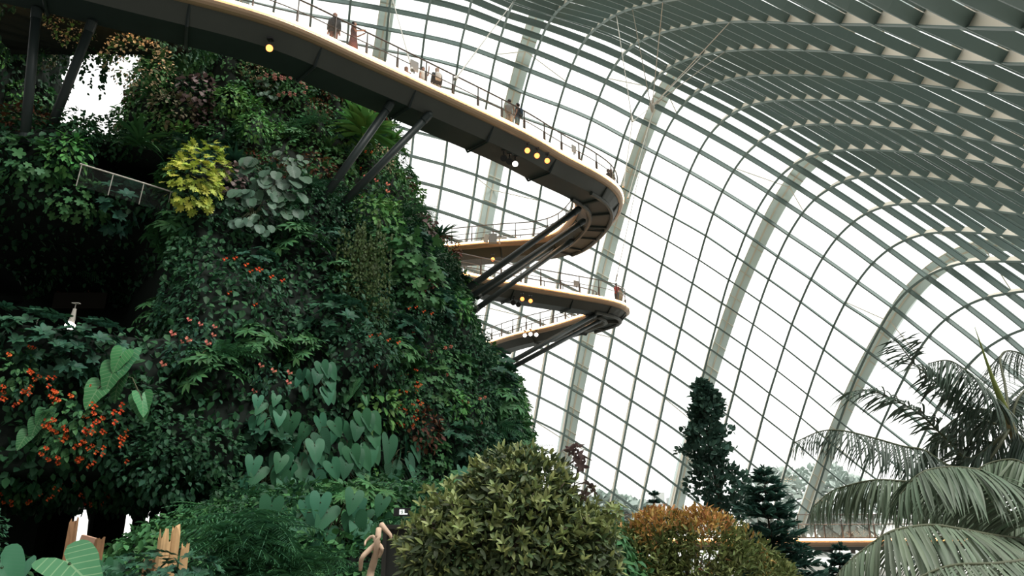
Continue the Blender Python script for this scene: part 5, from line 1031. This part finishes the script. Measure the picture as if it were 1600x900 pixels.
p = P3(652, 858, 14.0); root = empty('doorway', p, 'dark recessed doorway at the foot of the mound', 'doorway'); b = MB(); b.box(p + [0, 0, -.5], (1.1, .1, 1.7)); attach(b.build('opening_shade_panel', mat('dark_opening_shade', (.022, .025, .022), .6)), root)  # flat dark panel stands in for the shade inside the opening
b = MB(); b.box(p + [-.58, -.04, -.5], (.07, .14, 1.7)); b.box(p + [.58, -.04, -.5], (.07, .14, 1.7)); b.box(p + [0, -.04, .38], (1.23, .14, .07)); attach(b.build('frame', mat('grey_door_frame', (.035, .035, .03), .7)), root)
p = P3(628, 800, 13.6); root = empty('exit_sign', p, 'small lit white sign with a dark figure above the doorway', 'sign'); M['signlit'] = mat('lit_sign_face', (.9, .95, .9), .5, emit=(.85, 1, .9, 1.2))
b = MB(); b.box(p, (.085, .02, .085)); b.box(p + [.07, 0, -.032], (.055, .02, .018)); attach(b.build('lit_face', M['signlit']), root)
b = MB(); b.tube([p + [0, -.014, .02], p + [.012, -.014, .0], p + [-.008, -.014, -.03]], .007, 5); b.tube([p + [.008, -.014, .0], p + [.02, -.014, -.028]], .006, 5); b.tube([p + [-.02, -.014, .006], p + [.022, -.014, .012]], .005, 5); b.box(p + [0.002, -.014, .03], (.014, .006, .014)); attach(b.build('figure', M['black']), root)
b = MB(); b.box(p + [0, .03, 0], (.30, .03, .14)); attach(b.build('back_board', M['black']), root)
# foreground leaves and ferns
def giant(key, leaves, label):
    po, al, nn, sz = (np.array(q, float) for q in zip(*leaves)); L = place('heart', po, al, nn, sz); b_ = po.mean(0) - [0, 0, 1.2]
    kind(key, 'elephant_ear', 'giant leaf', 'plant', [('leaves', at(L, -b_), G['stripe'] if key == 'g1' else G['heart']), ('stalks', at(stems([[b_, b_ * .4 + q * .6 + [0, 0, .1], q + unit(a) * s * .28] for q, a, s in zip(po, al, sz)], .02, .014), -b_), G['stem'])]); put(key, b_, 0, 1, label)
giant('g1', [(P3(92, 868, 7.0), (.75, -.35, -.30), (.05, -.55, .85), .62)], 'single very large pale-veined leaf at the bottom edge')
giant('g2', [(P3(-5, 868, 7.4), (.5, -.2, -.5), (.2, -.7, .6), .5), (P3(42, 872, 7.9), (-.2, -.3, -.7), (-.2, -.8, .5), .42)], 'large dark heart-leaved plant in the bottom corner')
for i, (u, v, d, s, lab) in enumerate([ (150, 905, 11.5, .4, 'dark heart-leaved plant before the brown stumps')]):
    p = P3(u, v, d); put('big', p, rk.uniform(-.3, .3), s, lab, None, i % 3, rk)
for i, (u, v) in enumerate([(350, 838), (372, 822), (392, 815), (420, 822), (450, 840), (345, 868), (380, 858), (412, 866), (455, 872), (335, 892), (365, 900), (400, 905), (445, 905), (490, 880)]):
    p = P3(u, v, 13.2 + (i % 3) * .35); put('fern', p, rk.uniform(-.5, .5), rk.uniform(.75, 1.0), 'green fern in the thick fern bank low before the mound', 'ferns of the big fern bank', None, rk)

# ------------------------------------------------------------------ low walkway beyond the trees, and what lies outside the glass
low, LWP, LWS, LWT = walkway([(2, 45.5), (6, 44.6), (12, 44.1), (18, 44.2), (24, 44.8), (32, 46.5)], 4.55, 2.4, 'low glowing walkway behind the conifer and palm fronds', depth=.6)
M['far'] = mat('hazy_pale_concrete', (.62, .64, .63), .9); M['fargreen'] = mat('hazy_pale_foliage', (.52, .60, .56), .9)  # outdoor haze and overexposure are put into these pale colours
for i, (u, w_, vt) in enumerate([(918, 10, 768), (966, 14, 776), (1000, 18, 782), (1030, 12, 770), (1052, 10, 778)]):
    a, t_ = P3(u, 812, 260), P3(u, vt, 260); root = empty('distant_building', [a[0], a[1], 0], 'pale distant building outside the glass, ' + ['the slim tower nearest the mound', 'second from the mound', 'the widest one', 'behind the amber tree top', 'nearest the slim tree'][i], 'building', 'hazy buildings outside the dome')
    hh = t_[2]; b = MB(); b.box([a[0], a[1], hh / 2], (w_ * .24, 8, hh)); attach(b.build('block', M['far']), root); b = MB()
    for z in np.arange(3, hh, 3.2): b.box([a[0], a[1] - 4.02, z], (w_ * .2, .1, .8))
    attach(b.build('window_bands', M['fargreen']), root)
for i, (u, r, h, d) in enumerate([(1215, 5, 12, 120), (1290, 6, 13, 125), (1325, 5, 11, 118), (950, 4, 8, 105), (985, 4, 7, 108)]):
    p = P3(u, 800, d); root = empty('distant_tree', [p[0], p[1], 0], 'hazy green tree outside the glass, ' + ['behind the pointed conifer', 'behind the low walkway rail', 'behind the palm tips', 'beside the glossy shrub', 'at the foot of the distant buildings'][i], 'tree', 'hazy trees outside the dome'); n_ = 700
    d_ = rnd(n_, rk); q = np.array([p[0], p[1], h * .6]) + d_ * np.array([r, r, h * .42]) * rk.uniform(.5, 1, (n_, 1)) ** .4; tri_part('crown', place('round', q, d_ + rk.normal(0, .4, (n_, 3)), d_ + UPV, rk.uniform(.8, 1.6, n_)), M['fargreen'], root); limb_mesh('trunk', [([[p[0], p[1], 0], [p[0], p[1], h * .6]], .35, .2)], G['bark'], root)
b = MB(); b.add([[-400, 75, -.3], [400, 75, -.3], [400, 600, -.3], [-400, 600, -.3]], [(0, 1, 2, 3)]); tag(b.build('ground', mat('pale_outdoor_paving', (.75, .75, .72), .9)), 'pale open ground outside the dome', 'ground', kind='structure')
for i, (u, v, s, lab) in enumerate([(238, 902, .42, 'low dark plant at the foot of the golden stumps'), (292, 905, .45, 'low plant between the golden stumps and the fern bank'), (196, 908, .42, 'low dark plant between the brown and the golden stumps')]): put('teal', P3(u, v, 11.2), rk.uniform(-.4, .4), s, lab, None, i % 2, rk)
